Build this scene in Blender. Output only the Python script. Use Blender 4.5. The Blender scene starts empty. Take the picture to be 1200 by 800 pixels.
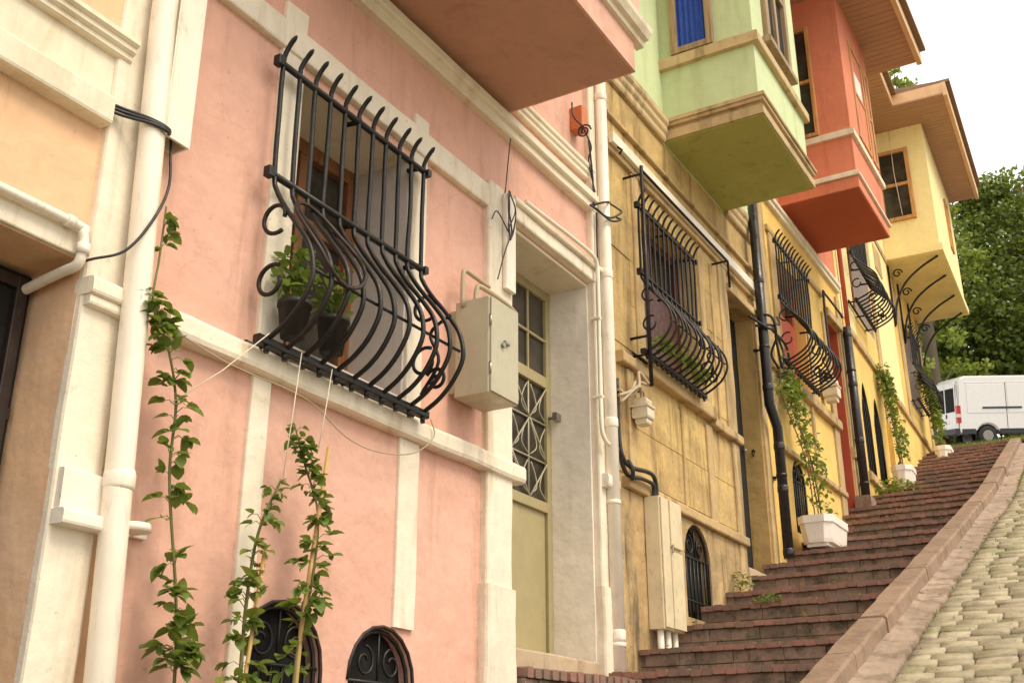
import bpy, bmesh, math, random
from mathutils import Vector, Matrix, noise
from mathutils.geometry import tessellate_polygon
random.seed(7)
R = math.radians
scene = bpy.context.scene
COL = scene.collection

# ------------------------------------------------------------------ camera
cam_d = bpy.data.cameras.new("camera"); cam = bpy.data.objects.new("camera", cam_d); COL.objects.link(cam)
cam.location = (2.8, 0, 0); cam.rotation_euler = (R(90 + 21.4), 0, R(30.4))
cam_d.sensor_width = 36; cam_d.lens = 1313 / 1200 * 36; cam_d.clip_end = 600; cam_d.clip_start = .05
scene.camera = cam
scene.render.resolution_x, scene.render.resolution_y = 1024, 682

# ------------------------------------------------------------------ world and sun
SUN_DIR = Vector((.84, -.06, 1.1)).normalized()       # towards the sun
world = bpy.data.worlds.new("World"); scene.world = world; world.use_nodes = True
wt = world.node_tree; wt.nodes.clear()
sky = wt.nodes.new("ShaderNodeTexSky"); sky.sky_type = 'NISHITA'; sky.sun_disc = False
sky.sun_elevation = math.asin(SUN_DIR.z); sky.sun_rotation = math.atan2(SUN_DIR.x, SUN_DIR.y)
sky.dust_density = 4; sky.air_density = 1.2; sky.ozone_density = 1
hs = wt.nodes.new("ShaderNodeHueSaturation"); hs.inputs['Saturation'].default_value = .18
mixc = wt.nodes.new("ShaderNodeMix"); mixc.data_type = 'RGBA'; mixc.inputs['Factor'].default_value = .55
mixc.inputs['B'].default_value = (15.0, 14.3, 12.9, 1)     # the white veil of cloud
bg = wt.nodes.new("ShaderNodeBackground"); bg.inputs['Strength'].default_value = .122
wo = wt.nodes.new("ShaderNodeOutputWorld")
wt.links.new(sky.outputs[0], hs.inputs['Color']); wt.links.new(hs.outputs[0], mixc.inputs['A'])
wt.links.new(mixc.outputs['Result'], bg.inputs['Color']); wt.links.new(bg.outputs[0], wo.inputs[0])
sd = bpy.data.lights.new("sun", 'SUN'); sd.energy = 2.0; sd.angle = R(24); sd.color = (1, .86, .62)
so = bpy.data.objects.new("sun", sd); COL.objects.link(so); so.location = (10, -10, 30)
so.rotation_euler = SUN_DIR.to_track_quat('Z', 'Y').to_euler()
vs = scene.view_settings; vs.view_transform = 'Standard'; vs.look = 'None'; vs.gamma = 1; vs.exposure = .25

# ------------------------------------------------------------------ materials
def new_mat(name):
    m = bpy.data.materials.new(name); m.use_nodes = True
    nt = m.node_tree; return m, nt, nt.nodes['Principled BSDF']
def N(nt, t, **kw):
    n = nt.nodes.new(t)
    for k, v in kw.items():
        if k in n.inputs: n.inputs[k].default_value = v
        else: setattr(n, k, v)
    return n
def mixrgb(nt, fac, a, b, blend='MIX'):
    n = nt.nodes.new('ShaderNodeMix'); n.data_type = 'RGBA'; n.blend_type = blend
    for s, v in (('Factor', fac), ('A', a), ('B', b)):
        if hasattr(v, 'links') or hasattr(v, 'is_linked'): nt.links.new(v, n.inputs[s])
        else: n.inputs[s].default_value = v if s == 'Factor' else (*v, 1)
    return n.outputs['Result']
def ramp(nt, src, p0, p1, a=0., b=1.):
    n = nt.nodes.new('ShaderNodeMapRange'); nt.links.new(src, n.inputs[0]); n.interpolation_type = 'SMOOTHSTEP'
    n.inputs[1].default_value = p0; n.inputs[2].default_value = p1; n.inputs[3].default_value = a; n.inputs[4].default_value = b
    return n.outputs[0]
def noise_tex(nt, scale, detail=4, rough=.55, mapping=None, coord='Object', dist=0):
    tc = nt.nodes.new('ShaderNodeTexCoord'); o = tc.outputs[coord]
    if mapping:
        mp = nt.nodes.new('ShaderNodeMapping'); mp.inputs['Scale'].default_value = mapping; nt.links.new(o, mp.inputs[0]); o = mp.outputs[0]
    n = nt.nodes.new('ShaderNodeTexNoise'); n.inputs['Scale'].default_value = scale; n.inputs['Detail'].default_value = detail
    n.inputs['Roughness'].default_value = rough; n.inputs['Distortion'].default_value = dist
    nt.links.new(o, n.inputs['Vector']); return n.outputs['Fac']
def bump_chain(nt, p, items):
    prev = None
    for fac, strength, dist in items:
        b = nt.nodes.new('ShaderNodeBump'); b.inputs['Strength'].default_value = strength; b.inputs['Distance'].default_value = dist
        nt.links.new(fac, b.inputs['Height'])
        if prev: nt.links.new(prev, b.inputs['Normal'])
        prev = b.outputs[0]
    nt.links.new(prev, p.inputs['Normal'])
def mul(c, f): return tuple(min(1, x * f) for x in c)
def stucco(name, col, var=.1, stain=(.18, .11, .05), amount=.25, bump=.35, rough=.85, second=None, scale=1.6, coarse=1., lo=.5, cracks=0.):
    m, nt, p = new_mat(name)
    big = noise_tex(nt, scale, 5, .6); mid = noise_tex(nt, 9, 5, .6); fine = noise_tex(nt, 90, 3, .6)
    streak = noise_tex(nt, 2.2, 6, .65, mapping=(3.2, 3.2, .45), dist=.4)
    c = mixrgb(nt, ramp(nt, big, .3, .7), mul(col, 1 - var), mul(col, 1 + var))
    if second: c = mixrgb(nt, ramp(nt, noise_tex(nt, .9, 6, .7, mapping=(1, 1, 1.4), dist=.6), .5, .62, 0, .8), c, second)
    c = mixrgb(nt, ramp(nt, mid, .42, .62, 0, .22), c, mul(col, .80))
    c = mixrgb(nt, ramp(nt, streak, lo, lo + .2, 0, amount), c, stain)
    spots = noise_tex(nt, 26, 4, .75)
    c = mixrgb(nt, ramp(nt, spots, .62, .72, 0, amount * 1.2), c, mul(stain, .8))
    if cracks:
        v = nt.nodes.new('ShaderNodeTexVoronoi'); v.feature = 'DISTANCE_TO_EDGE'; v.inputs['Scale'].default_value = 1.6
        tc = nt.nodes.new('ShaderNodeTexCoord'); ad = nt.nodes.new('ShaderNodeVectorMath'); ad.operation = 'MULTIPLY_ADD'
        nz = nt.nodes.new('ShaderNodeTexNoise'); nz.inputs['Scale'].default_value = 3; nz.inputs['Detail'].default_value = 5; nt.links.new(tc.outputs['Object'], nz.inputs['Vector'])
        nt.links.new(nz.outputs['Color'], ad.inputs[0]); ad.inputs[1].default_value = (.5, .5, .5); nt.links.new(tc.outputs['Object'], ad.inputs[2]); nt.links.new(ad.outputs[0], v.inputs['Vector'])
        c = mixrgb(nt, ramp(nt, v.outputs['Distance'], .0, .009, cracks, 0), c, mul(stain, .7))
    nt.links.new(c, p.inputs['Base Color']); p.inputs['Roughness'].default_value = rough
    bump_chain(nt, p, [(noise_tex(nt, 4.5, 3, .5), bump * coarse, .03), (mid, bump, .008), (fine, bump * .8, .0025)])
    return m
def paint(name, col, rough=.45, metallic=0., var=.08, grime=.12, bump=.1, coat=0.):
    m, nt, p = new_mat(name)
    c = mixrgb(nt, ramp(nt, noise_tex(nt, 6, 5, .6), .3, .7), mul(col, 1 - var), mul(col, 1 + var))
    c = mixrgb(nt, ramp(nt, noise_tex(nt, 14, 6, .7, mapping=(2, 2, .6)), .55, .75, 0, grime), c, (.10, .06, .03))
    nt.links.new(c, p.inputs['Base Color']); p.inputs['Metallic'].default_value = metallic
    r = ramp(nt, noise_tex(nt, 20, 4), .3, .7, max(.05, rough - .1), min(1, rough + .12)); nt.links.new(r, p.inputs['Roughness'])
    p.inputs['Coat Weight'].default_value = coat
    bump_chain(nt, p, [(noise_tex(nt, 40, 4), bump, .003)]); return m
def wood(name, col, axis='Z', lo=.65, hi=1.2):
    m, nt, p = new_mat(name)
    mp = {'Z': (14, 14, 1), 'X': (1, 14, 14), 'Y': (14, 1, 14)}[axis]
    g = noise_tex(nt, 3, 6, .6, mapping=mp)
    c = mixrgb(nt, ramp(nt, g, .3, .7), mul(col, lo), mul(col, hi))
    c = mixrgb(nt, ramp(nt, noise_tex(nt, 2, 4), .5, .8, 0, .3), c, mul(col, .5))
    nt.links.new(c, p.inputs['Base Color']); p.inputs['Roughness'].default_value = .6
    bump_chain(nt, p, [(g, .3, .004)]); return m
def island(nt):
    g = nt.nodes.new('ShaderNodeNewGeometry'); return g.outputs['Random Per Island']
def blocks(name, a, b, grime, amt=.5, rough=.85, gscale=3., bump=.6, moss=None):
    m, nt, p = new_mat(name)
    c = mixrgb(nt, island(nt), a, b)
    c = mixrgb(nt, ramp(nt, noise_tex(nt, gscale, 6, .7), .42, .68, 0, amt), c, grime)
    c = mixrgb(nt, ramp(nt, noise_tex(nt, 38, 5, .7), .45, .7, 0, .45), c, mul(a, .55))
    if moss: c = mixrgb(nt, ramp(nt, noise_tex(nt, 2.3, 6, .75), .5, .66, 0, .7), c, moss)
    nt.links.new(c, p.inputs['Base Color']); p.inputs['Roughness'].default_value = rough
    bump_chain(nt, p, [(noise_tex(nt, 22, 5, .7), bump, .012), (noise_tex(nt, 120, 3), bump * .6, .003)]); return m
def leafmat(name, a, b, trans=.35):
    m, nt, p = new_mat(name)
    c = mixrgb(nt, island(nt), a, b)
    nt.links.new(c, p.inputs['Base Color']); p.inputs['Roughness'].default_value = .5
    tr = N(nt, 'ShaderNodeBsdfTranslucent'); nt.links.new(mixrgb(nt, .5, c, (.25, .30, .03)), tr.inputs['Color'])
    mx = N(nt, 'ShaderNodeMixShader'); mx.inputs[0].default_value = trans
    nt.links.new(p.outputs[0], mx.inputs[1]); nt.links.new(tr.outputs[0], mx.inputs[2])
    nt.links.new(mx.outputs[0], nt.nodes['Material Output'].inputs[0]); return m
def glass(name, col=(.03, .026, .02), rough=.08):
    m, nt, p = new_mat(name)
    c = mixrgb(nt, ramp(nt, noise_tex(nt, 5, 5, .6), .4, .7), col, mul(col, 2.2))
    nt.links.new(c, p.inputs['Base Color']); p.inputs['Roughness'].default_value = rough
    bump_chain(nt, p, [(noise_tex(nt, 2.5, 2), .06, .02)]); return m

M = dict(
 pink=stucco('pink_stucco', (.69, .39, .30), .07, (.36, .19, .12), .34, .5, second=(.71, .425, .335), cracks=.12),
 pink_soffit=stucco('pink_soffit_shade', (.50, .27, .19), .04, (.28, .13, .08), .3, .25, cracks=.12),  # wall pink darkened: shade under the bay put into the colour
 peach=stucco('peach_stucco', (.74, .47, .285), .07, (.42, .25, .12), .3, .4, second=(.76, .51, .34), cracks=.1),
 cream=stucco('cream_trim_plaster', (.78, .69, .56), .06, (.36, .24, .11), .42, .55, coarse=.5),
 cream_clean=stucco('cream_wall_plaster', (.77, .68, .53), .06, (.42, .28, .14), .32, .35),
 white=stucco('white_plaster', (.78, .71, .61), .05, (.45, .32, .2), .32, .45),
 greywhite=stucco('grey_white_plaster', (.62, .55, .50), .06, (.36, .28, .2), .2, .3),
 ochre=stucco('aged_ochre_plaster', (.50, .34, .14), .2, (.17, .10, .04), .65, .7, second=(.64, .45, .16), scale=2.2, lo=.47, cracks=.2),
 ochre_low=stucco('damp_ochre_plaster', (.44, .30, .14), .25, (.075, .055, .035), .95, .8, second=(.32, .23, .13), scale=3, lo=.47, cracks=.25),
 ochre_trim=stucco('ochre_trim_plaster', (.50, .35, .17), .15, (.12, .075, .03), .6, .6, lo=.49),
 ochre_jamb=stucco('ochre_doorway_plaster', (.48, .31, .11), .14, (.16, .10, .04), .5, .5),
 stone=stucco('weathered_cornice_stone', (.56, .41, .22), .15, (.14, .09, .045), .6, .6, lo=.49),
 green=stucco('pale_green_plaster', (.58, .66, .385), .05, (.38, .36, .17), .32, .2),
 green_soffit=stucco('green_soffit_shade', (.43, .43, .125), .06, (.2, .17, .06), .4, .25, cracks=.15),  # bay green taken down to olive, the underside's shade painted in
 yellow=stucco('yellow_plaster', (.78, .52, .15), .12, (.42, .26, .08), .28, .35),
 yellow_light=stucco('light_yellow_plaster', (.90, .74, .36), .04, (.6, .42, .15), .15, .2),
 orange=stucco('orange_red_plaster', (.68, .22, .12), .06, (.36, .1, .05), .32, .3),
 red_soffit=stucco('deep_red_soffit', (.42, .09, .04), .05, (.3, .06, .03), .15, .12),  # deeper and redder than the bay's orange plaster
 red=stucco('dark_red_plaster', (.40, .075, .035), .08, (.2, .04, .02), .25, .25),
 iron=paint('black_wrought_iron', (.014, .012, .011), .42, .3, .3, .25, .5),
 iron_brown=paint('rusty_black_iron', (.03, .018, .014), .5, .2, .3, .4, .5),
 pipe=paint('cream_painted_pipe', (.82, .74, .62), .38, 0, .05, .3, .15),
 pipe_black=paint('black_plastic_pipe', (.018, .016, .017), .35, 0, .2, .25, .1),
 cable=paint('black_cable', (.02, .018, .017), .5), cable_pale=paint('pale_cable', (.42, .33, .22), .55),
 cord=paint('white_cord', (.70, .60, .46), .7),
 beige_metal=paint('beige_painted_metal', (.44, .40, .28), .42, 0, .05, .25, .1),
 door_paint=paint('khaki_door_paint', (.37, .31, .165), .42, 0, .05, .25, .12),
 cabinet=paint('cream_cabinet_paint', (.66, .55, .36), .5, 0, .08, .5, .2),
 lampbox=paint('off_white_plastic', (.66, .58, .44), .4, 0, .05, .2),
 steel=paint('dull_steel', (.35, .33, .3), .3, .9), junction=paint('orange_box_paint', (.55, .17, .06), .5),
 glass=glass('dark_window_glass'), glass_dusty=glass('dusty_door_glass', (.03, .025, .018), .3),
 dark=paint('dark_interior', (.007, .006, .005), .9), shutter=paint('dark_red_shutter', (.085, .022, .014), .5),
 wood=wood('brown_window_wood', (.26, .10, .035)), wood_old=wood('weathered_window_wood', (.36, .24, .13)),
 wood_light=wood('orange_varnished_wood', (.55, .27, .085)),
 soffit=wood('brown_soffit_boards', (.48, .265, .165), 'X', .86, 1.08), fascia=paint('tan_fascia_paint', (.72, .45, .25), .6),
 rooftile=blocks('dull_roof_tile', (.25, .15, .09), (.35, .2, .12), (.15, .12, .08)),
 curtain=paint('blue_curtain_cloth', (.02, .07, .38), .8, 0, .1, 0), curtain_white=paint('white_curtain_cloth', (.75, .72, .68), .8, 0, .04, 0),
 pot=paint('black_plastic_pot', (.02, .018, .016), .5), soil=paint('dark_soil', (.05, .03, .018), .95),
 planter=paint('white_planter_plastic', (.82, .74, .66), .5, 0, .03, .22),
 leaf=leafmat('climber_leaf', (.09, .165, .03), (.21, .29, .06), .42), leaf_yellow=leafmat('yellowish_leaf', (.16, .19, .025), (.24, .27, .05)),
 leaf_dry=leafmat('dry_leaf', (.25, .13, .04), (.32, .2, .07)),
 tree_leaf=leafmat('tree_leaf', (.08, .13, .018), (.20, .25, .045), .3), tree_leaf_b=leafmat('brighter_tree_leaf', (.16, .23, .025), (.32, .37, .07), .4),
 green_stem=paint('green_brown_stem', (.16, .15, .05), .7), stem=paint('brown_stem', (.16, .09, .04), .8), cane=paint('bamboo_cane', (.48, .30, .11), .55), bark=paint('grey_bark', (.10, .075, .05), .9, bump=.8),
 brick=blocks('red_step_brick', (.34, .165, .125), (.23, .12, .09), (.16, .13, .095), .95, gscale=6, moss=None),
 riser=blocks('brown_riser_stone', (.36, .24, .18), (.24, .165, .125), (.09, .075, .05), 1., gscale=9, bump=.9, moss=(.13, .12, .05)),
 mortar=stucco('grey_mortar', (.20, .15, .11), .15, (.08, .06, .04), .6, .6),
 threshold=stucco('stone_threshold', (.48, .36, .24), .1, (.2, .14, .08), .5, .5),
 kerb=blocks('kerb_sandstone', (.33, .22, .15), (.24, .16, .11), (.15, .095, .06), .7, gscale=6, bump=.7),
 gutter=stucco('pinkish_concrete', (.36, .265, .20), .15, (.18, .125, .08), .8, .7, lo=.43),
 cobble=blocks('pale_cobble_stone', (.47, .40, .275), (.35, .295, .195), (.17, .145, .095), .75, gscale=5, bump=.9, moss=(.20, .20, .08)),
 sand=stucco('joint_sand', (.10, .105, .035), .2, (.06, .085, .015), .6, .7), asphalt=stucco('grey_asphalt', (.12, .11, .10), .12, (.06, .05, .05), .4, .5),
 grass=leafmat('grass_blade', (.12, .17, .02), (.24, .26, .06)), earth=stucco('earth', (.20, .16, .08), .2, (.1, .1, .03), .6, .7),
 van=paint('white_van_paint', (.80, .78, .76), .22, 0, .02, .06, .0, coat=.6), tyre=paint('black_rubber', (.02, .02, .02), .7),
 plastic=paint('dark_grey_plastic', (.03, .03, .035), .5), taillight=paint('red_tail_lamp', (.50, .015, .01), .15), lamp_clear=paint('clear_lamp', (.7, .6, .55), .15),
 yellowpot=paint('terracotta', (.45, .2, .08), .7),
)

# ------------------------------------------------------------------ mesh helpers
class MB:
    def __init__(s): s.v = []; s.f = []; s.sm = []
    def add(s, vs, fs, smooth=False):
        o = len(s.v); s.v += [Vector(v) for v in vs]; s.f += [[i + o for i in f] for f in fs]; s.sm += [smooth] * len(fs); return s
    def box(s, x0, x1, y0, y1, z0, z1):
        return s.add([(x, y, z) for x in (x0, x1) for y in (y0, y1) for z in (z0, z1)],
                     [(0, 1, 3, 2), (4, 6, 7, 5), (0, 4, 5, 1), (2, 3, 7, 6), (0, 2, 6, 4), (1, 5, 7, 3)])
    def prof(s, pts, axis, a0, a1, seg=1, jit=0., smooth=False):
        """closed profile swept along an axis. pts are the other two coordinates in xyz order"""
        n = len(pts); vs = []; fs = []
        for k in range(seg + 1):
            a = a0 + (a1 - a0) * k / seg
            for p in pts:
                v = {'X': (a, p[0], p[1]), 'Y': (p[0], a, p[1]), 'Z': (p[0], p[1], a)}[axis]; v = Vector(v)
                if jit: v = v + noise.noise_vector(v * 3.1) * jit + noise.noise_vector(v * 11.) * jit * .45
                vs.append(v)
        for k in range(seg):
            for i in range(n):
                j = (i + 1) % n; fs.append((k * n + i, k * n + j, (k + 1) * n + j, (k + 1) * n + i))
        fs.append(tuple(range(n))); fs.append(tuple(range(seg * n, seg * n + n)))
        return s.add(vs, fs, smooth)
    def rbox(s, x0, x1, y0, y1, z0, z1, r=.012, jit=.0, step=.07):
        d = {'X': x1 - x0, 'Y': y1 - y0, 'Z': z1 - z0}; ax = max(d, key=d.get)
        if ax == 'X': a, b, c, e, L0, L1 = y0, y1, z0, z1, x0, x1
        elif ax == 'Y': a, b, c, e, L0, L1 = x0, x1, z0, z1, y0, y1
        else: a, b, c, e, L0, L1 = x0, x1, y0, y1, z0, z1
        r = min(r, (b - a) * .45, (e - c) * .45); q = r * .3
        base = [(a + r, c), (b - r, c), (b - q, c + q), (b, c + r), (b, e - r), (b - q, e - q), (b - r, e), (a + r, e), (a + q, e - q), (a, e - r), (a, c + r), (a + q, c + q)]
        pts = []
        for i, p in enumerate(base):            # extra points on long straight runs so the noise can bend them
            pts.append(p); nx = base[(i + 1) % len(base)]
            L = math.dist(p, nx)
            if jit and L > .12:
                k = int(L / .1)
                for t in range(1, k): pts.append((p[0] + (nx[0] - p[0]) * t / k, p[1] + (nx[1] - p[1]) * t / k))
        seg = max(1, int((L1 - L0) / step)) if jit else 1
        return s.prof(pts, ax, L0, L1, seg, jit)
    def tube(s, path, r, n=8, cap=True, smooth=True, flat=None):
        P = [Vector(p) for p in path]; m = len(P); vs = []; fs = []
        rr = r if isinstance(r, (list, tuple)) else [r] * m
        t0 = (P[1] - P[0]).normalized(); up = Vector((0, 0, 1)) if abs(t0.z) < .9 else Vector((1, 0, 0))
        u = t0.cross(up).normalized()
        for i in range(m):
            t = (P[min(i + 1, m - 1)] - P[max(i - 1, 0)]).normalized()
            u = (u - t * u.dot(t)).normalized(); w = t.cross(u)
            for k in range(n):
                a = 2 * math.pi * (k + .5) / n; vs.append(P[i] + (u * math.cos(a) + w * math.sin(a)) * rr[i])
        for i in range(m - 1):
            for k in range(n):
                j = (k + 1) % n; fs.append((i * n + k, i * n + j, (i + 1) * n + j, (i + 1) * n + k))
        s.add(vs, fs, smooth)
        if cap: o = len(s.v) - m * n; s.f += [[o + k for k in range(n)], [o + (m - 1) * n + k for k in range(n)]]; s.sm += [False, False]
        return s
    def prism(s, poly, holes=(), a0=0, a1=1, axis='X'):
        """polygon with holes, (u,v) = the other two coordinates in xyz order, extruded along axis"""
        loops = [list(poly)] + [list(h) for h in holes]; flat = [p for l in loops for p in l]
        tri = tessellate_polygon([[Vector((p[0], p[1], 0)) for p in l] for l in loops])
        mk = {'X': lambda a, p: (a, p[0], p[1]), 'Y': lambda a, p: (p[0], a, p[1]), 'Z': lambda a, p: (p[0], p[1], a)}[axis]
        n = len(flat); vs = [mk(a0, p) for p in flat] + [mk(a1, p) for p in flat]
        fs = [tuple(t) for t in tri] + [tuple(i + n for i in t) for t in tri]
        o = 0
        for l in loops:
            k = len(l)
            for i in range(k): j = (i + 1) % k; fs.append((o + i, o + j, n + o + j, n + o + i))
            o += k
        return s.add(vs, fs)
    def mesh(s, name, mat, bevel=0, merge=True):
        me = bpy.data.meshes.new(name); me.from_pydata([tuple(v) for v in s.v], [], s.f)
        for p, sm in zip(me.polygons, s.sm): p.use_smooth = sm
        bm = bmesh.new(); bm.from_mesh(me)
        if bevel:
            bmesh.ops.remove_doubles(bm, verts=bm.verts, dist=1e-5); bmesh.ops.recalc_face_normals(bm, faces=bm.faces)
            es = [e for e in bm.edges if len(e.link_faces) == 2 and e.calc_face_angle(0) > .6]
            bmesh.ops.bevel(bm, geom=es, offset=bevel, segments=2, affect='EDGES', clamp_overlap=True)
        bmesh.ops.recalc_face_normals(bm, faces=bm.faces); bm.to_mesh(me); bm.free()
        me.materials.append(M[mat] if isinstance(mat, str) else mat); return me
WM = {}
def link(o, parent=None, frame=Matrix()):
    COL.objects.link(o); o.matrix_basis = frame; WM[o.name] = frame
    if parent is not None:
        o.parent = parent; o.matrix_parent_inverse = WM[parent.name].inverted()
    return o
FRAME = [Matrix()]
def part(name, mb, mat, parent, bevel=0, label=None, stuff=False):
    o = bpy.data.objects.new(name, mb.mesh(name, mat, bevel))
    if label: o['label'] = label
    if stuff: o['kind'] = 'stuff'
    return link(o, parent, FRAME[0])
def thing(name, label, cat, base=(0, 0, 0), group=None):
    o = bpy.data.objects.new(name, None); o.empty_display_size = .1
    o['label'] = label; o['category'] = cat
    if group: o['group'] = group
    return link(o, None, FRAME[0] @ Matrix.Translation(base))
def solo(name, mb, mat, label=None, cat=None, group=None, kind=None, bevel=0):
    xs = [v.x for v in mb.v]; ys = [v.y for v in mb.v]; zs = [v.z for v in mb.v]
    b = Vector(((min(xs) + max(xs)) / 2, (min(ys) + max(ys)) / 2, min(zs)))
    if kind == 'structure': b = Vector()
    for i, v in enumerate(mb.v): mb.v[i] = v - b
    o = bpy.data.objects.new(name, mb.mesh(name, mat, bevel))
    if label: o['label'] = label; o['category'] = cat
    if group: o['group'] = group
    if kind: o['kind'] = kind
    return link(o, None, FRAME[0] @ Matrix.Translation(b))
def copy_thing(o, mat_world):
    c = o.copy(); COL.objects.link(c); c.matrix_basis = mat_world; WM[c.name] = mat_world
    def kids(src, dst):
        for ch in [x for x in bpy.data.objects if x.parent == src]:
            d = ch.copy(); COL.objects.link(d); d.parent = dst; kids(ch, d)
    kids(o, c); return c
def rect(y0, y1, z0, z1): return [(y0, z0), (y1, z0), (y1, z1), (y0, z1)]
def arch(y0, y1, z0, z1, point=0., n=10):
    """arched opening: z1 is the crown; springing so that the head is round (or pointed)"""
    w = (y1 - y0) / 2; rise = min(w * (1 + point), z1 - z0 - .02); zs = z1 - rise; yc = (y0 + y1) / 2
    pts = [(y0, z0), (y1, z0)]
    for k in range(n + 1):
        a = math.pi * k / n; h = math.sin(a) ** (1 if not point else 1.0)
        yy = yc + w * math.cos(a); zz = zs + rise * (h if not point else (1 - abs(math.cos(a)) ** 1.6))
        pts.append((yy, zz))
    return pts
def catmull(pts, n=6):
    P = [Vector(p) for p in pts]; P = [P[0] * 2 - P[1]] + P + [P[-1] * 2 - P[-2]]; out = []
    for i in range(1, len(P) - 2):
        for k in range(n):
            t = k / n; a, b, c, d = P[i - 1:i + 3]
            out.append(.5 * ((2 * b) + (c - a) * t + (2 * a - 5 * b + 4 * c - d) * t * t + (3 * b - a - 3 * c + d) * t ** 3))
    out.append(P[-2]); return out
def spiral(c, r, turns=1.3, a0=0., d=1, n=22, plane='X', r1=.25):
    """scroll in the plane across x (plane='X': x-z) or along the wall (plane='Y': y-z)"""
    out = []
    for k in range(n + 1):
        t = k / n; a = a0 + d * t * turns * 2 * math.pi; q = r * (1 - t * (1 - r1))
        u, w = q * math.cos(a), q * math.sin(a)
        out.append((c[0] + u, c[1], c[2] + w) if plane == 'X' else (c[0], c[1] + u, c[2] + w))
    return out

# ------------------------------------------------------------------ ground, stairs, road
def bend(y): return 0 if y < 12.3 else -(y - 12.3) * .0384
def gz(y): return -1.45 + .345 * y if y < 18.7 else 5.0015 + .268 * (y - 18.7)
YN = [5.74, 6.244, 6.806, 7.346, 7.792, 8.372, 8.87]
while YN[-1] < 18.5: YN.append(YN[-1] + .52 + random.uniform(-.02, .02))
YN = [5.74 - .53 * k for k in range(15, 0, -1)] + YN
KX = 1.17
def sheet(name, xa, xb, y0, y1, dz, mat, step=.5, jit=.0):
    mb = MB(); n = int((y1 - y0) / step); m = max(1, int((xb - xa) / .8)); vs = []; fs = []
    for i in range(n + 1):
        y = y0 + (y1 - y0) * i / n
        for j in range(m + 1): vs.append((xa + (xb - xa) * j / m + (bend(min(y, 21)) if y < 60 else 0), y, gz(y) + dz))
    for i in range(n):
        for j in range(m): a = i * (m + 1) + j; fs.append((a, a + 1, a + m + 2, a + m + 1))
    mb.add(vs, fs); return solo(name, mb, mat, kind='structure')
# hidden base of the whole hill, reaching far away
mb = MB(); ys = [-40, -5, 5, 18.7, 25, 40, 70, 300]
vs = [(x, y, gz(y) - .30 if y < 71 else gz(70) + 2) for y in ys for x in (-250, 250)]
mb.add(vs, [(2 * i, 2 * i + 1, 2 * i + 3, 2 * i + 2) for i in range(len(ys) - 1)]); solo('ground', mb, 'earth', kind='structure')
sheet('road', 1.50, 9, -6, 19.2, -.108, 'sand')
sheet('street', -30, 30, 19.3, 60, .0, 'asphalt', 1)
# risers and nosings
rs = MB(); br = MB(); core = MB()
for k, y in enumerate(YN):
    if y < 1: continue
    z1 = gz(y) + .015; y2 = YN[k + 1] if k + 1 < len(YN) else y + 1.2
    z0 = gz(YN[k - 1]) - .05 if k else z1 - .3
    x0, x1 = -.05 + bend(y), KX + bend(y) + .04
    xl = x0 if y > 5.5 else x0
    core.box(xl, x1, y + .02, y2 + .05, z0 - .1, z1 - .012)
    h = z1 - .033 - z0
    for r in range(3):
        za, zb = z0 + h * r / 3, z0 + h * (r + 1) / 3; x = xl - random.uniform(0, .15)
        while x < x1:
            w = random.uniform(.07, .24); xe = min(x + w, x1)
            if xe - x > .03 and xe > xl:
                dy = random.uniform(-.006, .012)
                rs.rbox(max(x, xl) + .001, xe - .0015, y + dy, y + .05, za + .001, zb - .001, .005, .002, .06)
            x += w
    x = xl
    while x < x1 - .02:
        w = random.uniform(.058, .072); d = random.uniform(-.006, .006); dz = random.uniform(-.004, .004)
        L = random.uniform(.10, .115)
        sag = noise.noise(Vector((x * 1.3, y, 0))) * .008
        if True:
            br.rbox(x + .0008, min(x + w, x1) - .0008, y - .03 + d, y + L, z1 - .034 + dz, z1 + dz + sag, .006)
        x += w
solo('stair_core', core, 'mortar', kind='structure'); solo('stair_risers', rs, 'riser', kind='structure'); solo('stair_nosings', br, 'brick', kind='structure')
# kerb blocks
kb = MB(); y = -3
while y < 18.9:
    L = random.uniform(.55, .95); y1 = min(y + L, 19.0); b0, b1 = bend(y), bend(y1); e = random.uniform(-.006, .006)
    n = 5; vs = []
    prof = [(KX + .034, -.16), (KX + .03, .018), (KX + .042, .034), (KX + .175, .034), (KX + .188, .018), (KX + .192, -.14)]
    seg = 6; m = len(prof); fs = []
    for i in range(seg + 1):
        yy = y + .006 + (y1 - y - .012) * i / seg
        for px, pz in prof:
            v = Vector((px + bend(yy) + e, yy, gz(yy) + pz + e)); v += noise.noise_vector(v * 5) * .006 + noise.noise_vector(v * 17) * .003; vs.append(v)
    for i in range(seg):
        for j in range(m - 1): fs.append((i * m + j, i * m + j + 1, (i + 1) * m + j + 1, (i + 1) * m + j))
    fs.append(tuple(range(m))); fs.append(tuple(range(seg * m, seg * m + m)))
    kb.add(vs, fs); y = y1
solo('kerb', kb, 'kerb', kind='structure')
gt = MB(); n = 190
prof = [(KX + .17, -.12), (KX + .185, -.058), (KX + .24, -.070), (KX + .355, -.078), (KX + .365, -.13)]
vs = []; fs = []; m = len(prof)
for i in range(n + 1):
    yy = -3 + 22 * i / n
    for px, pz in prof:
        v = Vector((px + bend(yy), yy, gz(yy) + pz)); v += noise.noise_vector(v * 6) * .006; vs.append(v)
for i in range(n):
    for j in range(m - 1): fs.append((i * m + j, i * m + j + 1, (i + 1) * m + j + 1, (i + 1) * m + j))
gt.add(vs, fs); solo('gutter', gt, 'gutter', kind='structure')
cb = MB(); y = 2.6; row = 0
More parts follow.
